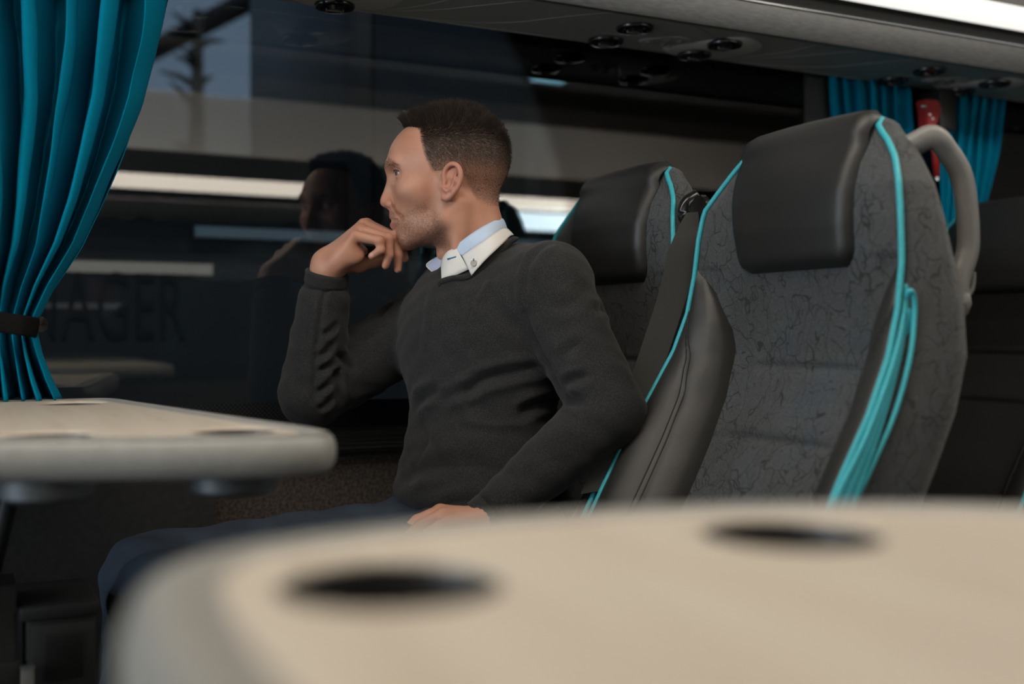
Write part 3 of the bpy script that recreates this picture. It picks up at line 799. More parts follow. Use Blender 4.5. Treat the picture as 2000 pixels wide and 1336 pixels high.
lt = bpy.data.objects.new('lettering', me); C.objects.link(lt)
e = at_y(362, 662, YN)
lt.rotation_euler = (math.pi/2, 0, 0); lt.location = (e[0], YN-0.003-3.7, e[2]+1.0); lt.scale = (0.47, 1.0, 1.0); lt.parent = nc
lt['label'] = 'dark letters NAGER on the coach side'
for k, x in enumerate((0.72, 2.2)):
    tyre = lathe('wheel', [(0.0, 0.0), (0.2, 0.0), (0.46, -0.01), (0.5, 0.05), (0.5, 0.25), (0.0, 0.25)], 32, M['black'], nc, (x*2-1.4, 0.01, 0.5), Matrix.Rotation(-math.pi/2, 3, 'X'))
# bare tree and sloping roof edge beyond
M['bark'] = mat('dark_bark', (0.03, 0.028, 0.025), 0.9)
tr = empty('tree', (0, 0, 0)); tag(tr, 'bare dark tree seen through the top of the window beside the teal curtain', 'tree')
b0 = at_y(380, 640, 7.2); t0 = at_y(386, 20, 7.2)
base = np.array([b0[0], 7.2, -1.0])
tube('trunk', [base, 0.5*(base+t0), t0], [0.10, 0.075, 0.03], M['bark'], tr, 10)
bsegs = []
bmv, bmf = [], []
for k in range(26):
    f = rng.uniform(0.45, 0.97); p = base+(t0-base)*f; a = rng.uniform(0, 2*math.pi); L = rng.uniform(0.35, 0.75)*(1.25-f)
    d = np.array([math.cos(a), math.sin(a), rng.uniform(-0.1, 0.7)])
    pts = [p, p+d*L*0.5+np.array([0, 0, 0.03]), p+d*L+np.array([0, 0, 0.02])]
    v, fcs = tube_data(pts, [0.028, 0.02, 0.007], 5); off = len(bmv)
    bmv += list(v); bmf += [tuple(i+off for i in fc) for fc in fcs]
meshobj('branches', bmv, bmf, M['bark'], tr)
M['roofm'] = mat('dark_canopy_edge', (0.03, 0.032, 0.035), 0.7)
cn = empty('canopy_roof', (0, 0, 0)); tag(cn, 'dark sloping canopy roof edge against the sky at the top of the window', 'roof')
ra, rb = at_t(180, 160, 9.0), at_t(560, -38, 7.0)
tube('roof_beam', [ra, rb], 0.09, M['roofm'], cn, 4)
rc = np.array([rb[0], rb[1], -1.0]); tube('post', [rc, rb], 0.10, M['roofm'], cn, 10)
rc = np.array([ra[0], ra[1], -1.0]); tube('post', [rc, ra], 0.10, M['roofm'], cn, 10)
M['hall'] = noisy('grey_depot_wall', (0.16, 0.165, 0.165), (0.2, 0.2, 0.195), 1.5, 0.8, 0)
structure(box('exterior_wall', (-14, 11.5, -1.0), (12, 12.0, 3.3), M['hall']))
# ================================================================== THE MAN
# ---- signed distance toolkit: bodies are smooth unions of tapered limbs and ellipsoids, turned into one surface
class Prim:
    def __init__(s, kind, op, k, **kw):
        s.kind, s.op, s.k = kind, op, k
        for a, v in kw.items(): setattr(s, a, v)
    def dist(s, p):
        if s.kind == 'cone':
            ba = s.b-s.a; t = np.clip(((p-s.a)@ba)/max(1e-12, ba@ba), 0, 1)
            q = p-s.a-t[:, None]*ba
            if s.R is not None:
                q = q@s.R.T; q = q*s.sc
            return np.sqrt((q*q).sum(1))-(s.ra+(s.rb-s.ra)*t)
        q = p-s.c
        if s.R is not None: q = q@s.R.T
        a = q/s.r; k0 = np.sqrt((a*a).sum(1)); b = a/s.r; k1 = np.sqrt((b*b).sum(1))
        return k0*(k0-1)/np.maximum(k1, 1e-9)
class Shape:
    def __init__(s): s.P = []
    def cone(s, a, b, ra, rb, k=0.02, op=1, R=None, sc=None):
        s.P.append(Prim('cone', op, k, a=np.array(a, float), b=np.array(b, float), ra=ra, rb=rb, R=R, sc=sc))
    def chain(s, pts, rad, k=0.01):
        for i in range(len(pts)-1): s.cone(pts[i], pts[i+1], rad[i], rad[i+1], k)
    def ell(s, c, r, k=0.02, R=None, op=1):
        s.P.append(Prim('ell', op, k, c=np.array(c, float), r=np.array(r, float), R=R))
    def ball(s, c, r, k=0.02, op=1): s.cone(c, np.array(c)+np.array([1e-5, 0, 0]), r, r, k, op)
    def eval(s, p, near=None):
        d = np.full(len(p), 1.0)
        for i, pr in enumerate(s.P):
            if near is not None and not near[i]: continue
            e = pr.dist(p)
            if pr.op > 0:
                h = np.maximum(pr.k-np.abs(d-e), 0)/pr.k; d = np.minimum(d, e)-h*h*pr.k*0.25
            else:
                e = -e; h = np.maximum(pr.k-np.abs(d-e), 0)/pr.k; d = np.maximum(d, e)+h*h*pr.k*0.25
        return d
    def mesh(s, h, lo, hi, B=20):
        lo = np.array(lo, float); hi = np.array(hi, float)
        nb = np.ceil((hi-lo)/(h*B)).astype(int)
        MM = int(max(nb)*B+4)
        I = np.stack(np.meshgrid(*[np.arange(k) for k in nb], indexing='ij'), -1).reshape(-1, 3)
        cen = lo+(I+0.5)*h*B; half = 0.87*h*B
        dc = np.stack([pr.dist(cen) for pr in s.P], 1)
        full = s.eval(cen)
        keep = np.abs(full) < half*1.5+0.01
        ax = np.arange(B+1)
        L = np.stack(np.meshgrid(ax, ax, ax, indexing='ij'), -1).reshape(-1, 3)
        keys, verts, quads = [], [], []
        n = B+1
        off = np.array([[0,0,0],[1,0,0],[0,1,0],[1,1,0],[0,0,1],[1,0,1],[0,1,1],[1,1,1]])
        edges = [(0,1),(2,3),(4,5),(6,7),(0,2),(1,3),(4,6),(5,7),(0,4),(1,5),(2,6),(3,7)]
        for bi in np.nonzero(keep)[0]:
            base = I[bi]*B
            near = []
            mn = min([dc[bi, i] for i, pr in enumerate(s.P) if pr.op > 0])
            for i, pr in enumerate(s.P):
                near.append(dc[bi, i] < max(mn, 0)+half*2.4+pr.k+0.02 if pr.op > 0 else dc[bi, i] < half*1.6+pr.k+0.01)
            V = s.eval(lo+(base+L)*h, near).reshape(n, n, n)
            S = V < 0
            if S.all() or not S.any(): continue
            cs = np.zeros((B, B, B), int)
            for o in off: cs += S[o[0]:o[0]+B, o[1]:o[1]+B, o[2]:o[2]+B]
            ci = np.argwhere((cs > 0) & (cs < 8))
            if len(ci):
                cv = np.stack([V[ci[:, 0]+o[0], ci[:, 1]+o[1], ci[:, 2]+o[2]] for o in off], 1)
                acc = np.zeros((len(ci), 3)); cnt = np.zeros(len(ci))
                for a, b in edges:
                    va, vb = cv[:, a], cv[:, b]; m = (va < 0) != (vb < 0)
                    t = np.where(m, va/np.where(m, va-vb, 1), 0)
                    acc += m[:, None]*(off[a]+t[:, None]*(off[b]-off[a])); cnt += m
                verts.append(lo+(base+ci+acc/cnt[:, None])*h)
                g = base+ci; keys.append((g[:, 0]*MM+g[:, 1])*MM+g[:, 2])
            for axn, (d1, d2) in enumerate((((0,1,0),(0,0,1)), ((0,0,1),(1,0,0)), ((1,0,0),(0,1,0)))):
                sl = [slice(0, B)]*3; sh = [slice(0, B)]*3; sh[axn] = slice(1, B+1)
                A0 = S[tuple(sl)]; A1 = S[tuple(sh)]
                for flip, m in ((False, A0 & ~A1), (True, ~A0 & A1)):
                    e = np.argwhere(m)
                    if not len(e): continue
                    g = base+e; d1a, d2a = np.array(d1), np.array(d2)
                    q = np.stack([g-d1a-d2a, g-d2a, g, g-d1a], 1)
                    if flip: q = q[:, ::-1]
                    quads.append((q[..., 0]*MM+q[..., 1])*MM+q[..., 2])
        keys = np.concatenate(keys); verts = np.concatenate(verts); quads = np.concatenate(quads)
        o = np.argsort(keys); sk = keys[o]
        pos = np.searchsorted(sk, quads); pos = np.clip(pos, 0, len(sk)-1)
        ok = (sk[pos] == quads).all(1)
        return verts, o[pos[ok]]
def np_mesh(name, V, F, mt, parent=None):
    me = bpy.data.meshes.new(name)
    k = F.shape[1]
    me.vertices.add(len(V)); me.vertices.foreach_set('co', np.asarray(V, np.float32).ravel())
    me.loops.add(F.size); me.loops.foreach_set('vertex_index', F.astype(np.int32).ravel())
    me.polygons.add(len(F)); me.polygons.foreach_set('loop_start', np.arange(0, F.size, k, dtype=np.int32))
    me.polygons.foreach_set('loop_total', np.full(len(F), k, np.int32))
    me.polygons.foreach_set('use_smooth', np.ones(len(F), bool))
    me.update(calc_edges=True); me.validate()
    o = bpy.data.objects.new(name, me); C.objects.link(o)
    if mt is not None: me.materials.append(mt)
    if parent is not None: o.parent = parent
    return o
def normals(o):
    a = np.empty(3*len(o.data.vertices), np.float32); o.data.vertices.foreach_get('normal', a); return a.reshape(-1, 3)
def attr(o, name, vals):
    at = o.data.attributes.new(name, 'FLOAT', 'POINT'); at.data.foreach_set('value', np.asarray(vals, np.float32))
def rel(x, y, z): return np.array([x, y, CAMZ+z])
def sstep(x, a, b): t = np.clip((x-a)/(b-a), 0, 1); return t*t*(3-2*t)

# ---- head frame (x towards the face, y to his left, z up)
HO = at_t(870, 365, 1.906)
PHI = math.radians(5)
Lv = np.array([-math.cos(YAW)*1.0, math.sin(YAW), 0]); Av = np.array([math.sin(YAW), math.cos(YAW), 0])
# image-left and away directions at the head
vd = ray(880, 650); vd = vd/np.linalg.norm(vd); Lv = np.array([-vd[1], vd[0], 0]); Av = np.array([vd[0], vd[1], 0])
hx = math.cos(PHI)*Lv+math.sin(PHI)*Av; hz = np.array([0, 0, 1.0]); hy = np.cross(hz, hx)
RH = np.stack([hx, hy, hz])                     # world -> head
def H(x, y, z): return HO+hx*x+hy*y+hz*z
def Rrot(ax, deg):                              # head frame turned about one of its own axes
    c, s = math.cos(math.radians(deg)), math.sin(math.radians(deg))
    m = {'x': [[1,0,0],[0,c,-s],[0,s,c]], 'y': [[c,0,s],[0,1,0],[-s,0,c]], 'z': [[c,-s,0],[s,c,0],[0,0,1]]}[ax]
    return np.array(m)@RH
bd = Shape()
def head(bd):
    # skull, forehead, face
    bd.ell(H(-.014, 0, .046), (.096, .0735, .085), R=RH)
    bd.ell(H(.034, 0, .042), (.066, .060, .062), .025, RH)
    bd.ell(H(.028, 0, -.015), (.058, .060, .062), .03, RH)
    for s in (1, -1):
        bd.cone(H(.093, s*.008, .034), H(.079, s*.042, .036), .010, .009, .014)          # brow
        bd.ell(H(.050, s*.044, -.010), (.027, .019, .019), .022, RH)                      # cheekbone
        bd.cone(H(-.003, s*.0515, -.060), H(.064, s*.014, -.091), .0135, .013, .018)         # jaw line
        bd.cone(H(-.004, s*.058, -.005), H(-.003, s*.0515, -.060), .012, .0135, .018)         # jaw ramus
    bd.ell(H(.052, 0, -.046), (.041, .036, .036), .022, RH)                               # muzzle
    bd.ball(H(.067, 0, -.0905), .0165, .018)                                              # chin
    bd.ell(H(.026, 0, -.070), (.050, .044, .030), .02, RH)                                # jaw floor
    # eye sockets, then lids
    for s in (1, -1):
        bd.ell(H(.093, s*.037, .0170), (.024, .0200, .0118), .012, Rrot('z', -s*25), -1)
        bd.ell(H(.0715, s*.0305, .0195), (.0138, .0142, .0132), .004, RH)
    # nose
    bd.cone(H(.0905, 0, .019), H(.1015, 0, -.016), .0070, .0088, .012)
    bd.ball(H(.1035, 0, -.0255), .0100, .007)
    for s in (1, -1): bd.ell(H(.0925, s*.0115, -.0305), (.0105, .0058, .0080), .006, RH)
    bd.cone(H(.0985, 0, -.030), H(.0925, 0, -.0405), .0055, .0045, .006)
    # lips
    for s in (1, -1):
        bd.cone(H(.0895, 0, -.0515), H(.0765, s*.0235, -.0585), .0062, .0035, .007)
        bd.cone(H(.0880, 0, -.0655), H(.0765, s*.0215, -.0600), .0068, .0035, .007)
    bd.cone(H(.0975, -.012, -.0590), H(.0975, .012, -.0590), .0036, .0036, .003, -1)
    for s in (1, -1): bd.cone(H(.0965, s*.008, -.0590), H(.0795, s*.0262, -.0602), .0034, .0020, .003, -1)
    for s in (1, -1):
        bd.ell(H(.0985, s*.0085, -.0372), (.0050, .0036, .0036), .002, RH, -1)             # nostril
        bd.ell(H(.0850, s*.0385, .0188), (.0090, .0120, .0046), .002, Rrot('z', -s*38), -1)
        bd.cone(H(.0895, s*.0168, -.0235), H(.0835, s*.0172, -.0365), .0022, .0020, .005, -1)
        bd.cone(H(.0835, s*.0185, -.0385), H(.0700, s*.0300, -.0560), .0022, .0018, .010, -1)  # eye opening
    # ears
    for s in (1, -1):
        Re = Rrot('y', 14)
        Re = np.array([[math.cos(.33), -s*math.sin(.33), 0], [s*math.sin(.33), math.cos(.33), 0], [0, 0, 1]])@Re
        def E(x, y, z): return H(-.016, s*.0755, -.004)+Re.T@np.array([x, s*y, z])
        bd.ell(E(-.001, .000, .002), (.0165, .0045, .0285), .008, Re)
        rim = [E(.012, .003, .004), E(.014, .0045, .016), E(.008, .007, .0275), E(-.003, .008, .031), E(-.0135, .008, .024), E(-.0185, .0075, .010), E(-.0165, .006, -.006), E(-.009, .004, -.019), E(-.001, .002, -.026), E(.007, .000, -.026)]
        rim = catmull(rim, 3); rr = np.interp(np.linspace(0, 9, len(rim)), range(10), [.0028, .0032, .0034, .0035, .0036, .0036, .0034, .0036, .0044, .0040])
        bd.chain(rim, list(rr), .003)
        bd.chain([E(-.006, .0065, .018), E(-.0095, .0075, .006), E(-.006, .006, -.009), E(.001, .004, -.0145), E(.009, .0035, -.010)], [.0026, .0032, .0034, .0032, .0030], .004)
        bd.ell(E(.003, .0065, -.0015), (.0062, .0055, .0095), .003, Re, -1)
        bd.ell(E(-.002, .008, .019), (.0050, .0038, .0085), .003, Re, -1)
        bd.ell(E(.0095, .003, -.001), (.0030, .0030, .0055), .003, Re)                     # tragus
head(bd)
# neck with its front muscle
bd.cone(H(-.040, 0, -.045), rel(.828, 1.735, .055), .053, .056, .03)
bd.cone(H(-.030, .056, -.035), at_t(893, 520, 1.862), .013, .013, .018)
bd.ball(H(.004, 0, -.118), .010, .02)
# ---- trunk, limbs (mostly inside the clothes)
cf = np.array([-.949, -.315, 0.]); cr = np.array([-.315, .949, 0.]); RC = np.stack([cf, cr, hz])
LS, LE, LW = rel(.862, 1.595, .078), rel(.912, 1.488, -.125), at_t(955, 1008, 1.705)
RS, RE, RW = rel(.760, 1.905, .012), rel(.560, 1.925, -.108), at_t(640, 528, 1.915)
bd.ell(rel(.825, 1.745, -.02), (.10, .155, .145), .04, RC)
bd.ell(rel(.805, 1.735, -.18), (.09, .13, .15), .05, RC)
bd.ell(rel(.80, 1.725, -.33), (.11, .155, .09), .05, RC)
bd.cone(rel(.84, 1.74, .07), LS, .045, .05, .04); bd.cone(rel(.83, 1.76, .05), RS, .040, .045, .03)
bd.chain([LS, LE, LW], [.050, .040, .0265], .03); bd.chain([RS, RE, RW], [.050, .040, .0265], .03)
LH, LK, LA = rel(.79, 1.64, -.375), rel(.255, 1.585, -.375), rel(.215, 1.57, -.76)
RHp, RK, RA = rel(.79, 1.80, -.375), rel(.265, 1.80, -.39), rel(.235, 1.80, -.76)
for a, k, f in ((LH, LK, LA), (RHp, RK, RA)):
    bd.chain([a, k, f], [.078, .055, .036], .03)
    bd.cone(f+np.array([.02, 0, -.05]), f+np.array([-.17, 0, -.068]), .034, .026, .03)
# ---- his right hand, propping the chin
def finger(bd, pts, rad, k=.0035):
    P = [at_t(*q) for q in pts]
    bd.chain(P, rad, k)
    return P
def hand_right(bd):
    W1, W2 = at_t(652, 520, 1.898), at_t(630, 510, 1.930)
    mcp = {'index': (716, 439, 1.936), 'middle': (711, 440, 1.916), 'ring': (704, 449, 1.894), 'pinky': (694, 461, 1.873)}
    bd.cone(W1, W2, .0165, .0165, .02)
    bd.cone(RW, at_t(643, 512, 1.914), .0235, .022, .02)
    for f, wp_, r0, r1 in (('index', (648, 500, 1.935), .0175, .0115), ('middle', (650, 502, 1.920), .0185, .0118), ('ring', (654, 506, 1.905), .0180, .0112), ('pinky', (660, 512, 1.890), .0170, .0102)):
        bd.cone(at_t(*wp_), at_t(*mcp[f]), r0, r1, .012)
    bd.ell(at_t(682, 499, 1.886), (.026, .015, .018), .014, RH)                      # heel of the hand
    bd.ell(at_t(685, 490, 1.915), (.030, .030, .014), .014, RH)
    F = {}
    F['pinky'] = finger(bd, [mcp['pinky'], (741, 470, 1.868), (744, 488, 1.868), (726, 500, 1.872)], [.0098, .0080, .0072, .0062])
    F['ring'] = finger(bd, [mcp['ring'], (758, 466, 1.886), (760, 498, 1.884), (753, 519, 1.888)], [.0108, .0090, .0078, .0066])
    F['middle'] = finger(bd, [mcp['middle'], (769, 464, 1.906), (778, 498, 1.903), (777, 526, 1.906)], [.0112, .0094, .0080, .0068])
    F['index'] = finger(bd, [mcp['index'], (770, 463, 1.930), (786, 492, 1.926), (791, 505, 1.926)], [.0112, .0092, .0078, .0068])
    F['thumb'] = finger(bd, [(664, 516, 1.925), (700, 519, 1.935), (736, 509, 1.935), (757, 503, 1.930)], [.0150, .0118, .0100, .0076], .008)
    for f in ('pinky', 'ring', 'middle'): bd.ball(F[f][1], {'pinky': .0085, 'ring': .0096, 'middle': .0100}[f], .004)
    return F
FR = hand_right(bd)
def hand_left(bd):
    mcp = {'index': (862, 1001, 1.735), 'middle': (860, 999, 1.713), 'ring': (863, 1006, 1.692), 'pinky': (872, 1018, 1.672)}
    bd.cone(at_t(945, 1015, 1.69), at_t(945, 1010, 1.72), .019, .019, .02)
    for f, r in (('index', .0118), ('middle', .0118), ('ring', .0112), ('pinky', .0104)):
        q = mcp[f]; bd.cone(at_t(938, 1016, 1.69+0.25*(q[2]-1.70)), at_t(*q), .0175, r, .010)
    bd.ell(at_t(900, 1024, 1.705), (.034, .034, .014), .016, RC)
    finger(bd, [mcp['index'], (822, 1018, 1.735), (800, 1042, 1.725), (788, 1062, 1.715)], [.0112, .0092, .0080, .0068])
    finger(bd, [mcp['middle'], (815, 1017, 1.708), (786, 1042, 1.695), (772, 1062, 1.685)], [.0112, .0094, .0080, .0068])
    finger(bd, [mcp['ring'], (820, 1026, 1.680), (792, 1052, 1.668), (778, 1074, 1.660)], [.0106, .0090, .0078, .0066])
    finger(bd, [mcp['pinky'], (838, 1040, 1.658), (818, 1062, 1.650), (806, 1080, 1.646)], [.0098, .0080, .0072, .0062])
    finger(bd, [(930, 1022, 1.735), (890, 1030, 1.765), (862, 1040, 1.775), (846, 1052, 1.77)], [.0150, .0118, .0100, .0078], .008)
hand_left(bd)
allp = np.concatenate([np.stack([p.a, p.b]) if p.kind == 'cone' else p.c[None] for p in bd.P])
V, Fq = bd.mesh(0.0021, allp.min(0)-0.12, allp.max(0)+0.12, 16)

# ---- skin material, with colour fields that belong to the skin (lips, stubble, scalp, nails)
def skin_mat():
    m = mat('skin', (0.50, 0.275, 0.19), 0.46, spec=0.4); g = G(m); v = g.coord()
    b = g.b
    b.inputs['Subsurface Weight'].default_value = 0.12; b.inputs['Subsurface Radius'].default_value = (1.0, 0.35, 0.2); b.inputs['Subsurface Scale'].default_value = 0.006
    def at(n): x = g.n('Attribute', attribute_name=n); return x.outputs['Fac']
    n1 = g.noise(v, 28, 4); n2 = g.noise(v, 520, 2, 0.7); n3 = g.noise(v, 1100, 1)
    c = g.ramp(n1.outputs['Fac'], [(0.3, (0.50, 0.235, 0.155)), (0.55, (0.555, 0.28, 0.19)), (0.75, (0.58, 0.315, 0.215))])
    c = g.mix(g.math('MULTIPLY', at('red'), 0.8), c, (0.50, 0.20, 0.145))
    c = g.mix(at('lip'), c, (0.36, 0.165, 0.135))
    c = g.mix(at('nail'), c, (0.60, 0.40, 0.33))
    dots = g.math('GREATER_THAN', n2.outputs['Fac'], 0.50)
    st = g.math('MULTIPLY', at('stubble'), g.math('ADD', g.math('MULTIPLY', dots, 0.42), 0.14))
    c = g.mix(st, c, (0.10, 0.065, 0.045))
    sc = g.math('MULTIPLY', at('scalp'), g.math('ADD', g.math('MULTIPLY', g.math('GREATER_THAN', n2.outputs['Fac'], 0.42), 0.35), 0.60))
    c = g.mix(sc, c, (0.045, 0.032, 0.024))
    g.color(c)
    h = g.math('ADD', n2.outputs['Fac'], g.math('MULTIPLY', n3.outputs['Fac'], 0.5))
    g.normal(g.bump(h, 0.22, 0.0009)); return m
M['skin'] = skin_mat()
man = np_mesh('person', V, Fq, M['skin'])
tag(man, 'man in a charcoal sweater seated by the window, chin propped on one hand, looking out', 'person')
Q = (V-HO)@RH.T
x_, y_, z_ = Q[:, 0], Q[:, 1], Q[:, 2]; ay_ = np.abs(y_)
isear = (ay_ > .0735) & (x_ > -.055) & (x_ < .012) & (np.abs(z_+.002) < .043)
inhead = (np.linalg.norm(Q, axis=1) < .20) & (z_ > -.14) & (x_ < .12) & (x_ > -.13) & (ay_ < .1)
def seg_dist(p, a, b):
    ba = b-a; t = np.clip(((p-a)@ba)/(ba@ba), 0, 1); return np.linalg.norm(p-a-t[:, None]*ba, axis=1)
hd_ = np.full(len(V), 1.0)
for f, P in FR.items():
    for i in range(len(P)-1): hd_ = np.minimum(hd_, seg_dist(V, P[i], P[i+1]))
ishead = inhead & (hd_ > .0135)
def xfront(z): return np.interp(z, [-.01, .01, .03, .049, .075, .092, .098, .104], [-.002, .010, .022, .030, .036, .039, .056, .090])
def zback(x): return np.interp(x, [-.12, -.070, -.055, -.044, -.036, -.030], [-.034, -.033, -.025, -.006, .010, .04])
hm_ = np.where(z_ > .018, sstep(xfront(z_)-x_, -.003, .006), sstep(z_-zback(x_), -.005, .012)*(x_ < -.028))*ishead*~isear
beard = sstep(.055-.82*(x_)-z_*1.0-.060, -.006, .012)*sstep(x_, -.004, .016)*sstep(z_, -.135, -.108)
beard = sstep((-.002-.66*x_)-z_, -.006, .014)*sstep(x_+.0*z_, -.012, .010)*sstep(z_, -.122, -.102)*(1-.75*sstep(z_, -.075, -.02)*sstep(.05-x_, 0, .04))
side = sstep(xfront(z_)-x_, -.004, .004)*(z_ > -.012)*(z_ < .03)*(x_ > -.012)*.7*~isear
lip = (np.exp(-((z_+.0535)/.0045)**2)*.8+np.exp(-((z_+.0655)/.0050)**2))*sstep(x_, .076, .084)*sstep(.026-ay_, 0, .008)
beard = beard*(.45+.55*sstep(-.045-z_, -.012, .030))
mous = np.exp(-((z_+.0465)/.0050)**2)*sstep(x_, .066, .080)*sstep(.030-ay_, 0, .006)
beard = np.clip(np.maximum(beard, mous)*(1-np.clip(lip, 0, 1))*~isear, 0, 1)
red = np.exp(-(((x_-.104)/.014)**2+((z_+.026)/.014)**2+(y_/.02)**2))*.6+isear*.55+np.exp(-(((x_-.06)/.02)**2+((z_+.015)/.018)**2+((ay_-.05)/.02)**2))*.25
hands = ~inhead
nailv = np.zeros(len(V)); dk = np.zeros(len(V))
for f, P in FR.items():
    for q, rr, wv in ((P[-1], .014, .30), (P[1], .013, .35), (P[2], .010, .25)):
        red = red+np.exp(-(np.linalg.norm(V-q, axis=1)/rr)**2)*wv
# little finger nail faces the viewer
ax_ = FR['pinky'][3]-FR['pinky'][2]; ax_ /= np.linalg.norm(ax_)
nc_ = FR['pinky'][3]+ax_*.001+(-Av)*.0058+np.array([.0010, 0, .0022])
nailv = np.exp(-(np.linalg.norm(V-nc_, axis=1)/.0040)**4)
attr(man, 'stubble', np.maximum(beard*ishead, side*ishead)); attr(man, 'lip', np.clip(lip, 0, 1)*ishead)
attr(man, 'scalp', hm_*(.55+.45*sstep(z_, .01, .05))); attr(man, 'red', np.clip(red, 0, 1)); attr(man, 'nail', nailv)

# ---- hair
M['hair'] = noisy('dark_brown_hair', (0.016, 0.011, 0.008), (0.045, 0.030, 0.020), 90, 0.5, 0, spec=0.35)
N_ = normals(man)
def strands(name, idx, length, dirs, r0, m, seg=4, curl=0.35, seed=1):
    r = np.random.default_rng(seed); n = len(idx)
    P0 = V[idx]+r.normal(0, .0011, (n, 3)); D = dirs/np.linalg.norm(dirs, axis=1)[:, None]
    Nn = N_[idx]
    pts = [P0-Nn*.001]
    cl_ = np.stack([np.sin(P0[:, 0]*310+P0[:, 1]*170), np.sin(P0[:, 1]*290-P0[:, 0]*210+1.7), .6*np.sin(P0[:, 0]*230+P0[:, 1]*330+.6)], 1)*curl
    for k in range(1, seg):
        t = k/(seg-1); dd = Nn*(0.75-0.6*t)+D*(0.35+0.75*t); dd += r.normal(0, .12, (n, 3))+cl_*t; dd /= np.linalg.norm(dd, axis=1)[:, None]
        pts.append(pts[-1]+dd*(length/(seg-1))[:, None])
    pts = np.stack(pts, 1)
    T = pts[:, -1]-pts[:, 0]; T /= np.linalg.norm(T, axis=1)[:, None]+1e-9
    U = np.cross(T, np.array([.3, .5, .81])); U /= np.linalg.norm(U, axis=1)[:, None]+1e-9; W = np.cross(T, U)
    rad = np.broadcast_to(np.asarray(r0), (n,))[:, None]*np.linspace(1, .35, seg)[None]
    rings = []
    for a in (0, 2.094, 4.189):
        rings.append(pts+rad[:, :, None]*(math.cos(a)*U+math.sin(a)*W)[:, None, :])
    A = np.stack(rings, 2)                     # n, seg, 3, xyz
    VV = A.reshape(-1, 3); f = []
    b = (np.arange(n)*seg*3)[:, None]
    for k in range(seg-1):
        for a in range(3):
            c = (a+1) % 3
            f.append(np.concatenate([b+3*k+a, b+3*k+c, b+3*k+3+c, b+3*k+3+a], 1))
    o = np_mesh(name, VV, np.concatenate(f), m, man); return o
cand = np.nonzero(hm_ > .12)[0]
wgt = hm_[cand]**2; pick = rng.choice(cand, min(30000, len(cand)), replace=False, p=wgt/wgt.sum())
px_, py_, pz_ = x_[pick], y_[pick], z_[pick]
top = sstep(pz_, .050, .115)
ln = (.0030+.0055*sstep(pz_, .015, .06)+.0130*top+.006*top*sstep(px_, .02, .06))*rng.uniform(.7, 1.15, len(pick))
ln *= 1-.25*sstep(-px_, .05, .1)*top
dl = np.zeros((len(pick), 3))
dl[:, 0] = .62*top*sstep(px_, -.06, .05)-.5*(1-top)-.5*np.exp(-((top-.5)/.3)**2)-.3*top*sstep(-px_, .02, .09)
dl[:, 1] = .12*np.sign(py_)*(1-top)+rng.normal(0, .12, len(pick))
dl[:, 2] = .75*top-.75*(1-top)
dirs = dl@RH
M['hair_side'] = noisy('short_brown_hair', (0.030, 0.023, 0.017), (0.068, 0.052, 0.040), 90, 0.55, 0, spec=0.3)
tp = top > .35
strands('hair', pick[tp], ln[tp], dirs[tp], (.00022+.00020*top)[tp], M['hair'])
strands('side_hair', pick[~tp], ln[~tp], dirs[~tp], (.00022+.00020*top)[~tp], M['hair_side'])['label'] = 'short lighter hair at the temples'
cb = np.nonzero(ishead & (np.abs(z_-(.0385-.25*np.abs(ay_-.03))) < .0050) & (ay_ > .012) & (ay_ < .052) & (x_ > .055))[0]
for s in (1, -1):
    cs1 = cb[y_[cb]*s > 0]; pb = rng.choice(cs1, min(520, len(cs1)), replace=False)
    db = np.stack([-.45*np.ones(len(pb)), .8*np.sign(y_[pb]), .15+0*pb], 1)@RH
    strands('eyebrow', pb, rng.uniform(.005, .008, len(pb)), db, .0003, M['hair'], 3, seed=4)
# beard stubble as fine short hairs
cs_ = np.nonzero((beard*ishead) > .3)[0]
ps = rng.choice(cs_, min(6500, len(cs_)), replace=False, p=(beard*ishead)[cs_]/(beard*ishead)[cs_].sum())
ds = np.stack([.2*np.ones(len(ps)), .1*np.sign(y_[ps]), -.9*np.ones(len(ps))], 1)@RH
strands('stubble', ps, rng.uniform(.0012, .0024, len(ps)), ds, .00015, M['hair_side'], 3, seed=6)

# ---- eyes
def eye_mat():
    m = mat('eye', (0.75, 0.72, 0.68), 0.12, coat=0.3); g = G(m)
    tc = g.n('TexCoord'); sep = g.n('SeparateXYZ'); g.l(tc.outputs['Object'], sep.inputs[0])
    g.color(g.ramp(sep.outputs[0], [(0.0, (0.50, 0.46, 0.43)), (0.00965, (0.50, 0.46, 0.43)), (0.0099, (0.015, 0.018, 0.02)), (0.0112, (0.05, 0.06, 0.06)), (0.01135, (0.01, 0.01, 0.01))])); return m
M['eye'] = eye_mat()
for s in (1, -1):
    bm = bmesh.new(); bmesh.ops.create_uvsphere(bm, u_segments=32, v_segments=20, radius=.0118)
    o = bm_obj('eye', bm, M['eye'], man, True, 180)
    Rm = np.stack([hx, hy, hz], 1)
    yaw = Matrix.Rotation(math.radians(24), 4, 'Z')
    o.matrix_local = Matrix.Translation(H(.0715, s*.0305, .0195)) @ (Matrix(Rm.tolist()).to_4x4() @ yaw)

M['lash'] = mat('dark_lashes', (0.012, 0.009, 0.007), 0.7)
for s in (1, -1):
    pts = []
    for az in np.linspace(-30, 78, 18):
        el = math.radians(19*math.cos(math.radians((az-26)*1.35))+1); a_ = math.radians(az)
        pts.append(H(.0715+.0143*math.cos(el)*math.cos(a_), s*(.0305+.0143*math.cos(el)*math.sin(a_)), .0193+.0143*math.sin(el)))
    tube('eyelash', pts, .0007, M['lash'], man, 6)

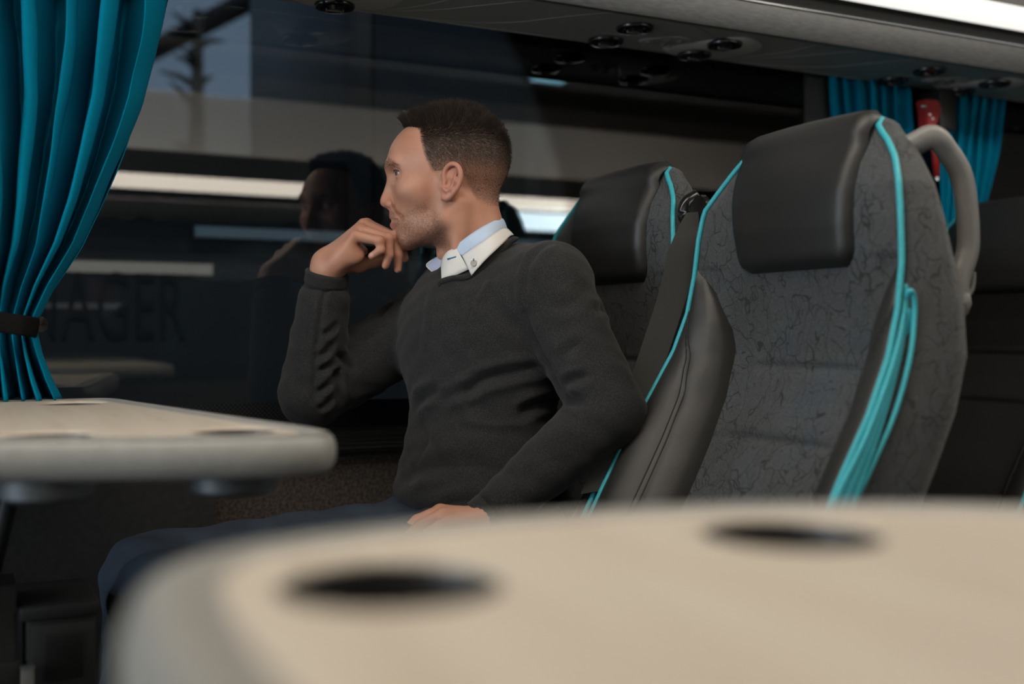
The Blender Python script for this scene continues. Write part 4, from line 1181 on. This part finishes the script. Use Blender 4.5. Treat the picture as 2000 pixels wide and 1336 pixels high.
# ---- sweater
def knit():
    m = mat('charcoal_knit', (0.05, 0.05, 0.05), 0.95, spec=0.2, sheen=0.10); g = G(m); v = g.coord()
    a = g.noise(v, 900, 2, 0.7); b = g.noise(v, 9, 3); c2 = g.noise(v, 260, 2)
    c = g.ramp(a.outputs['Fac'], [(0.34, (0.011, 0.011, 0.011)), (0.55, (0.029, 0.029, 0.029)), (0.70, (0.075, 0.075, 0.074))])
    g.color(g.mix(g.math('MULTIPLY', b.outputs['Fac'], 0.35), c, (0.024, 0.024, 0.025)))
    g.normal(g.bump(g.math('ADD', a.outputs['Fac'], g.math('MULTIPLY', c2.outputs['Fac'], 0.4)), 0.4, 0.0010)); return m
M['knit'] = knit()
sw = Shape()
sw.ell(rel(.812, 1.745, -.015), (.126, .178, .162), .05, RC)
sw.ell(rel(.800, 1.728, -.160), (.104, .132, .150), .05, RC)
sw.ell(rel(.796, 1.725, -.225), (.110, .145, .080), .06, RC)
sw.ell(rel(.792, 1.722, -.274), (.125, .165, .042), .05, RC)
sw.cone(rel(.845, 1.74, .088), LS+np.array([.004, 0, .004]), .054, .068, .05)
sw.cone(rel(.825, 1.78, .045), RS, .054, .062, .04)
sw.chain([LS, LE], [.069, .058], .016); sw.cone(LE, LW+0.10*(LE-LW), .058, .0385, .006)
sw.chain([RS, RE], [.068, .061], .014); sw.cone(RE, RW+0.25*(RE-RW), .059, .0455, .007)
pl = np.concatenate([np.stack([p.a, p.b]) if p.kind == 'cone' else np.stack([p.c-p.r, p.c+p.r]) for p in sw.P])
SV, SF = sw.mesh(0.0029, pl.min(0)-.09, pl.max(0)+.09, 16)
swo = np_mesh('sweater', SV, SF, M['knit'], man)
def bvh_of(V, F): return BVHTree.FromPolygons([tuple(p) for p in V], [tuple(f) for f in F])
bv = bvh_of(SV, SF)
def surf(px, py, default=1.85, tree=None):
    d = ray(px, py); L = np.linalg.norm(d)
    h = (tree or bv).ray_cast(Vector(CAM), Vector(d/L))
    return (h[3]/L) if h[0] is not None else default
def on(px, py, lift=0.0, tree=None): return at_t(px, py, surf(px, py, 1.85, tree)-lift)
SN = normals(swo)
disp = np.zeros(len(SV))
def fold(pts, amp, sig, back=0.0):
    P = np.array([on(x, y) for x, y in catmull([(a, b) for a, b in pts], 26)]); n = len(P)
    d = np.full(len(SV), 9.0); wt = np.zeros(len(SV))
    c = P.mean(0); near = np.linalg.norm(SV-c, axis=1) < np.linalg.norm(P-c, axis=1).max()+4*sig
    idx = np.nonzero(near)[0]; D = np.linalg.norm(SV[idx, None]-P[None], axis=2); j = D.argmin(1); dm = D.min(1)
    env = np.sin(np.pi*np.clip((j+.8)/(n+.6), 0, 1))**0.6
    disp[idx] += amp*env*np.exp(-(dm/sig)**(1.25 if amp < 0 else 2))
    if back: disp[idx] -= amp*back*env*np.exp(-((dm-2.0*sig)/sig)**2)
# armhole seam and crease between arm and chest
fold([(1079, 472), (1044, 498), (1026, 541), (1024, 600)], -.0045, .006, .5)
fold([(1024, 600), (1045, 665), (1074, 719), (1096, 764)], -.006, .006, .3)
fold([(974, 540), (985, 580), (1015, 625)], .006, .010); fold([(956, 548), (946, 570), (934, 590)], .005, .007)
fold([(1015, 530), (1018, 580), (1026, 610)], .006, .009); fold([(920, 560), (912, 620), (905, 680)], .003, .010)
fold([(846, 560), (836, 620), (828, 690)], .004, .011)
# belly folds
fold([(905, 768), (940, 744), (1000, 728), (1068, 716)], -.009, .009, .7)
fold([(1012, 812), (1045, 792), (1092, 782)], -.009, .009, .7)
fold([(862, 782), (900, 765), (940, 760)], -.006, .008, .6); fold([(812, 792), (828, 775), (855, 764)], -.009, .009, .6)
fold([(905, 822), (960, 832), (1022, 829)], .004, .007); fold([(838, 850), (900, 860), (980, 855)], .004, .016)
fold([(792, 930), (840, 915), (940, 912), (1010, 930)], -.005, .012, .5); fold([(822, 820), (830, 860), (815, 905)], -.006, .012)
fold([(860, 990), (900, 980), (960, 985)], -.005, .009, .6); fold([(800, 960), (830, 945), (870, 940)], .004, .012)
# near sleeve
fold([(1100, 752), (1120, 742), (1150, 734)], -.007, .007, .6); fold([(1104, 772), (1118, 782), (1140, 790)], -.006, .008, .5)
fold([(1160, 606), (1180, 602), (1200, 590)], -.006, .008, .5); fold([(1098, 700), (1115, 680), (1140, 668)], -.004, .008, .5)
fold([(1080, 600), (1120, 590), (1150, 560)], -.003, .010, .5); fold([(1060, 860), (1100, 840), (1140, 845)], .004, .014); fold([(1030, 930), (1070, 905), (1120, 900)], -.003, .010)
fold([(1180, 700), (1210, 720), (1235, 760)], .004, .014)
# far sleeve: seam down the forearm, wrinkles at the elbow bend
fold([(654, 552), (634, 575), (624, 640), (616, 705), (612, 790)], -.0035, .0045, .5)
for a, b in (((622, 698), (650, 668)), ((621, 726), (655, 700)), ((620, 768), (655, 730)), ((630, 655), (658, 630)), ((622, 800), (648, 775))): fold([a, ((a[0]+b[0])/2+2, (a[1]+b[1])/2+3), b], -.006, .0055, .8)
fold([(656, 690), (672, 706), (690, 724)], -.009, .007, .6); fold([(655, 720), (657, 748), (664, 780)], -.006, .007, .6)
fold([(700, 668), (725, 655), (752, 640)], -.004, .008, .5); fold([(744, 622), (752, 605), (768, 592)], -.006, .007, .6)
fold([(690, 790), (730, 775), (780, 760)], -.004, .010, .5)
low = .0016*np.sin(SV[:, 0]*61+SV[:, 2]*37)*np.sin(SV[:, 1]*53-SV[:, 2]*29)+.0010*np.sin(SV[:, 2]*140+SV[:, 0]*60)*np.sin(SV[:, 1]*90)
SV2 = SV+SN*(disp+low)[:, None]
swo.data.vertices.foreach_set('co', SV2.astype(np.float32).ravel()); swo.data.update()
bv = bvh_of(SV2, SF)
M['rib'] = noisy('ribbed_knit', (0.018, 0.018, 0.018), (0.036, 0.036, 0.036), 420, 0.95, 0.6, 0.001, spec=0.2, sheen=0.1)
def cuff(a, b, r, n=30, w=.014, parent=None, name='cuff'):
    a = np.array(a); d = (np.array(b)-a); d /= np.linalg.norm(d)
    u = np.cross(d, [.2, .3, .9]); u /= np.linalg.norm(u); v = np.cross(d, u)
    Vv = []; prof = [(r*.86, .0), (r*1.02, .0), (r*1.07, w*.3), (r*1.05, w*.8), (r*1.08, w), (r*.9, w*1.1)]
    for rr, t in prof:
        for k in range(n*2):
            an = math.pi*k/n; q = rr*(1+.012*(-1)**k)
            Vv.append(a+d*t+(u*math.cos(an)+v*math.sin(an))*q)
    o = meshobj(name, Vv, grid_faces(len(prof), n*2, True), M['rib'], swo); fix_normals(o); return o
cuff(RW+0.125*(RE-RW), RW, .0355, w=.024); cuff(LW+0.04*(LE-LW), LW, .0345, w=.022)
nk = [(857, 560), (862, 551), (885, 544), (914, 541), (946, 520), (975, 492), (998, 471), (1013, 465)]
npts = [on(x, y, .001) for x, y in nk]
nrp = catmull(npts, 6); tube('neck_rib', nrp, [.0056*min(1, .25+i/6, .35+(len(nrp)-1-i)/6) for i in range(len(nrp))], M['rib'], swo, 10)

# ---- shirt collar
M['white'] = noisy('white_shirt_cotton', (0.76, 0.75, 0.72), (0.82, 0.81, 0.78), 500, 0.85, 0.2, 0.0004)
M['blue'] = noisy('pale_blue_collar_cotton', (0.52, 0.66, 0.86), (0.58, 0.71, 0.89), 500, 0.85, 0.2, 0.0004)
M['lilac'] = noisy('shaded_collar_lining', (0.44, 0.48, 0.66), (0.48, 0.52, 0.70), 500, 0.85, 0.2, 0.0004)  # lilac-blue cloth on the inside of the collar
M['bluethread'] = mat('blue_thread', (0.06, 0.20, 0.38), 0.8)
def sheet(name, A, B, m, parent, nseg=6, rows=7, bulge=.003, th=.0016):
    a = catmull([at_t(*p) for p in A], nseg); b = catmull([at_t(*p) for p in B], nseg); n = min(len(a), len(b))
    Vv = []
    for i in range(rows):
        f = i/(rows-1)
        for k in range(n):
            p = a[k]*(1-f)+b[k]*f; Vv.append(p-vd*bulge*math.sin(math.pi*f))
    o = meshobj(name, Vv, grid_faces(rows, n), m, parent)
    md = o.modifiers.new('cloth', 'SOLIDIFY'); md.thickness = th; md.offset = 0
    return o
def cl(x, y, t, lift=.003): return (x, y, min(t, surf(x, y, t)-lift))
shirt = sheet('shirt_collar', [(903, 500, 1.838), (935.5, 477, 1.826), (960, 460, 1.832), (980, 447, 1.878), (990, 446, 1.92)],
              [cl(921, 538, 1.815, .008), cl(944, 512, 1.808, .006), cl(974, 483, 1.822, .004), (995, 462, 1.868), (1003, 459, 1.91)], M['white'], man)
shirt['label'] = 'white shirt collar with pale blue band'
sheet('collar_band', [(884, 486, 1.853), (913.5, 462, 1.840), (946.5, 441, 1.848), (977, 427, 1.892), (985, 432, 1.925)],
      [(903, 500.5, 1.8385), (935.5, 477.5, 1.8265), (960, 460.5, 1.8325), (980, 447.5, 1.8785), (990, 446.5, 1.9205)], M['blue'], shirt, bulge=.002)
sheet('collar_stand', [(890, 484, 1.848), (875, 491, 1.855), (865, 504, 1.868), (862, 520, 1.878)],
      [cl(916, 526, 1.826), cl(894, 536, 1.836), cl(876, 542, 1.850), cl(863, 547, 1.872)], M['white'], shirt)
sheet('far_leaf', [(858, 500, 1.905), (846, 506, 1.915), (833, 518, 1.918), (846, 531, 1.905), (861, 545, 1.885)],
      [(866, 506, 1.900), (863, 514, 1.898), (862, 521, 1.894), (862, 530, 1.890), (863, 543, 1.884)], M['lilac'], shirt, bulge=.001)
tube('collar_edge', catmull([at_t(846, 507, 1.913), at_t(833, 518, 1.9165), at_t(847, 533, 1.902), at_t(861, 546, 1.883)], 6), .0011, M['white'], shirt, 6)
tube('buttonhole', [at_t(874, 506, 1.8475), at_t(882, 504, 1.844), at_t(891, 501.5, 1.840)], .0014, M['bluethread'], shirt, 6)
bt = at_t(925, 514, min(1.8145, surf(925, 514)-.012)-.0035); Rb = np.stack([np.cross(vd, hz), hz, -vd], 0)
lathe('button', [(.0008, .0022), (.0048, .0024), (.0054, .0012), (.0050, 0)], 16, M['pvc_light'], shirt, bt, Rb.T)
tube('button_thread', [bt-vd*.0028+hz*.0035, bt-vd*.0028+hz*.0075], .0009, M['bluethread'], shirt, 5)

# ---- jeans
def denim():
    m = mat('blue_denim', (0.03, 0.05, 0.09), 0.9); g = G(m); v = g.coord()
    a = g.noise(v, 700, 2, 0.7); b = g.noise(v, 14, 3)
    c = g.ramp(b.outputs['Fac'], [(0.3, (0.014, 0.022, 0.036)), (0.7, (0.030, 0.045, 0.068))])
    g.color(g.mix(g.math('MULTIPLY', a.outputs['Fac'], 0.5), c, (0.05, 0.07, 0.10))); g.normal(g.bump(a.outputs['Fac'], 0.4, 0.0009)); return m
M['denim'] = denim()
jn = Shape()
jn.ell(rel(.795, 1.722, -.330), (.126, .166, .095), .05, RC)
for a, k, f in ((LH, LK, LA), (RHp, RK, RA)):
    jn.chain([a, k], [.092, .072], .04); jn.chain([k, f], [.068, .056], .03)
pl = np.concatenate([np.stack([p.a, p.b]) if p.kind == 'cone' else np.stack([p.c-p.r, p.c+p.r]) for p in jn.P])
JV, JF = jn.mesh(0.006, pl.min(0)-.11, pl.max(0)+.11, 12)
jo = np_mesh('jeans', JV, JF, M['denim'], man)
JN = normals(jo)
JV2 = JV+JN*(.004*np.sin(JV[:, 0]*38+JV[:, 1]*60)*np.sin(JV[:, 2]*70+JV[:, 0]*25))[:, None]
jo.data.vertices.foreach_set('co', JV2.astype(np.float32).ravel()); jo.data.update()
M['shoe'] = mat('dark_shoe_leather', (0.02, 0.018, 0.016), 0.4)
for f in (LA, RA):
    sh = Shape(); sh.cone(f+np.array([.02, 0, -.062]), f+np.array([-.18, 0, -.072]), .044, .034, .03); sh.cone(f+np.array([0, 0, -.02]), f+np.array([.02, 0, -.06]), .046, .046, .03)
    v_, f_ = sh.mesh(.006, f-.3, f+.2, 12); np_mesh('shoe', v_, f_, M['shoe'], man)
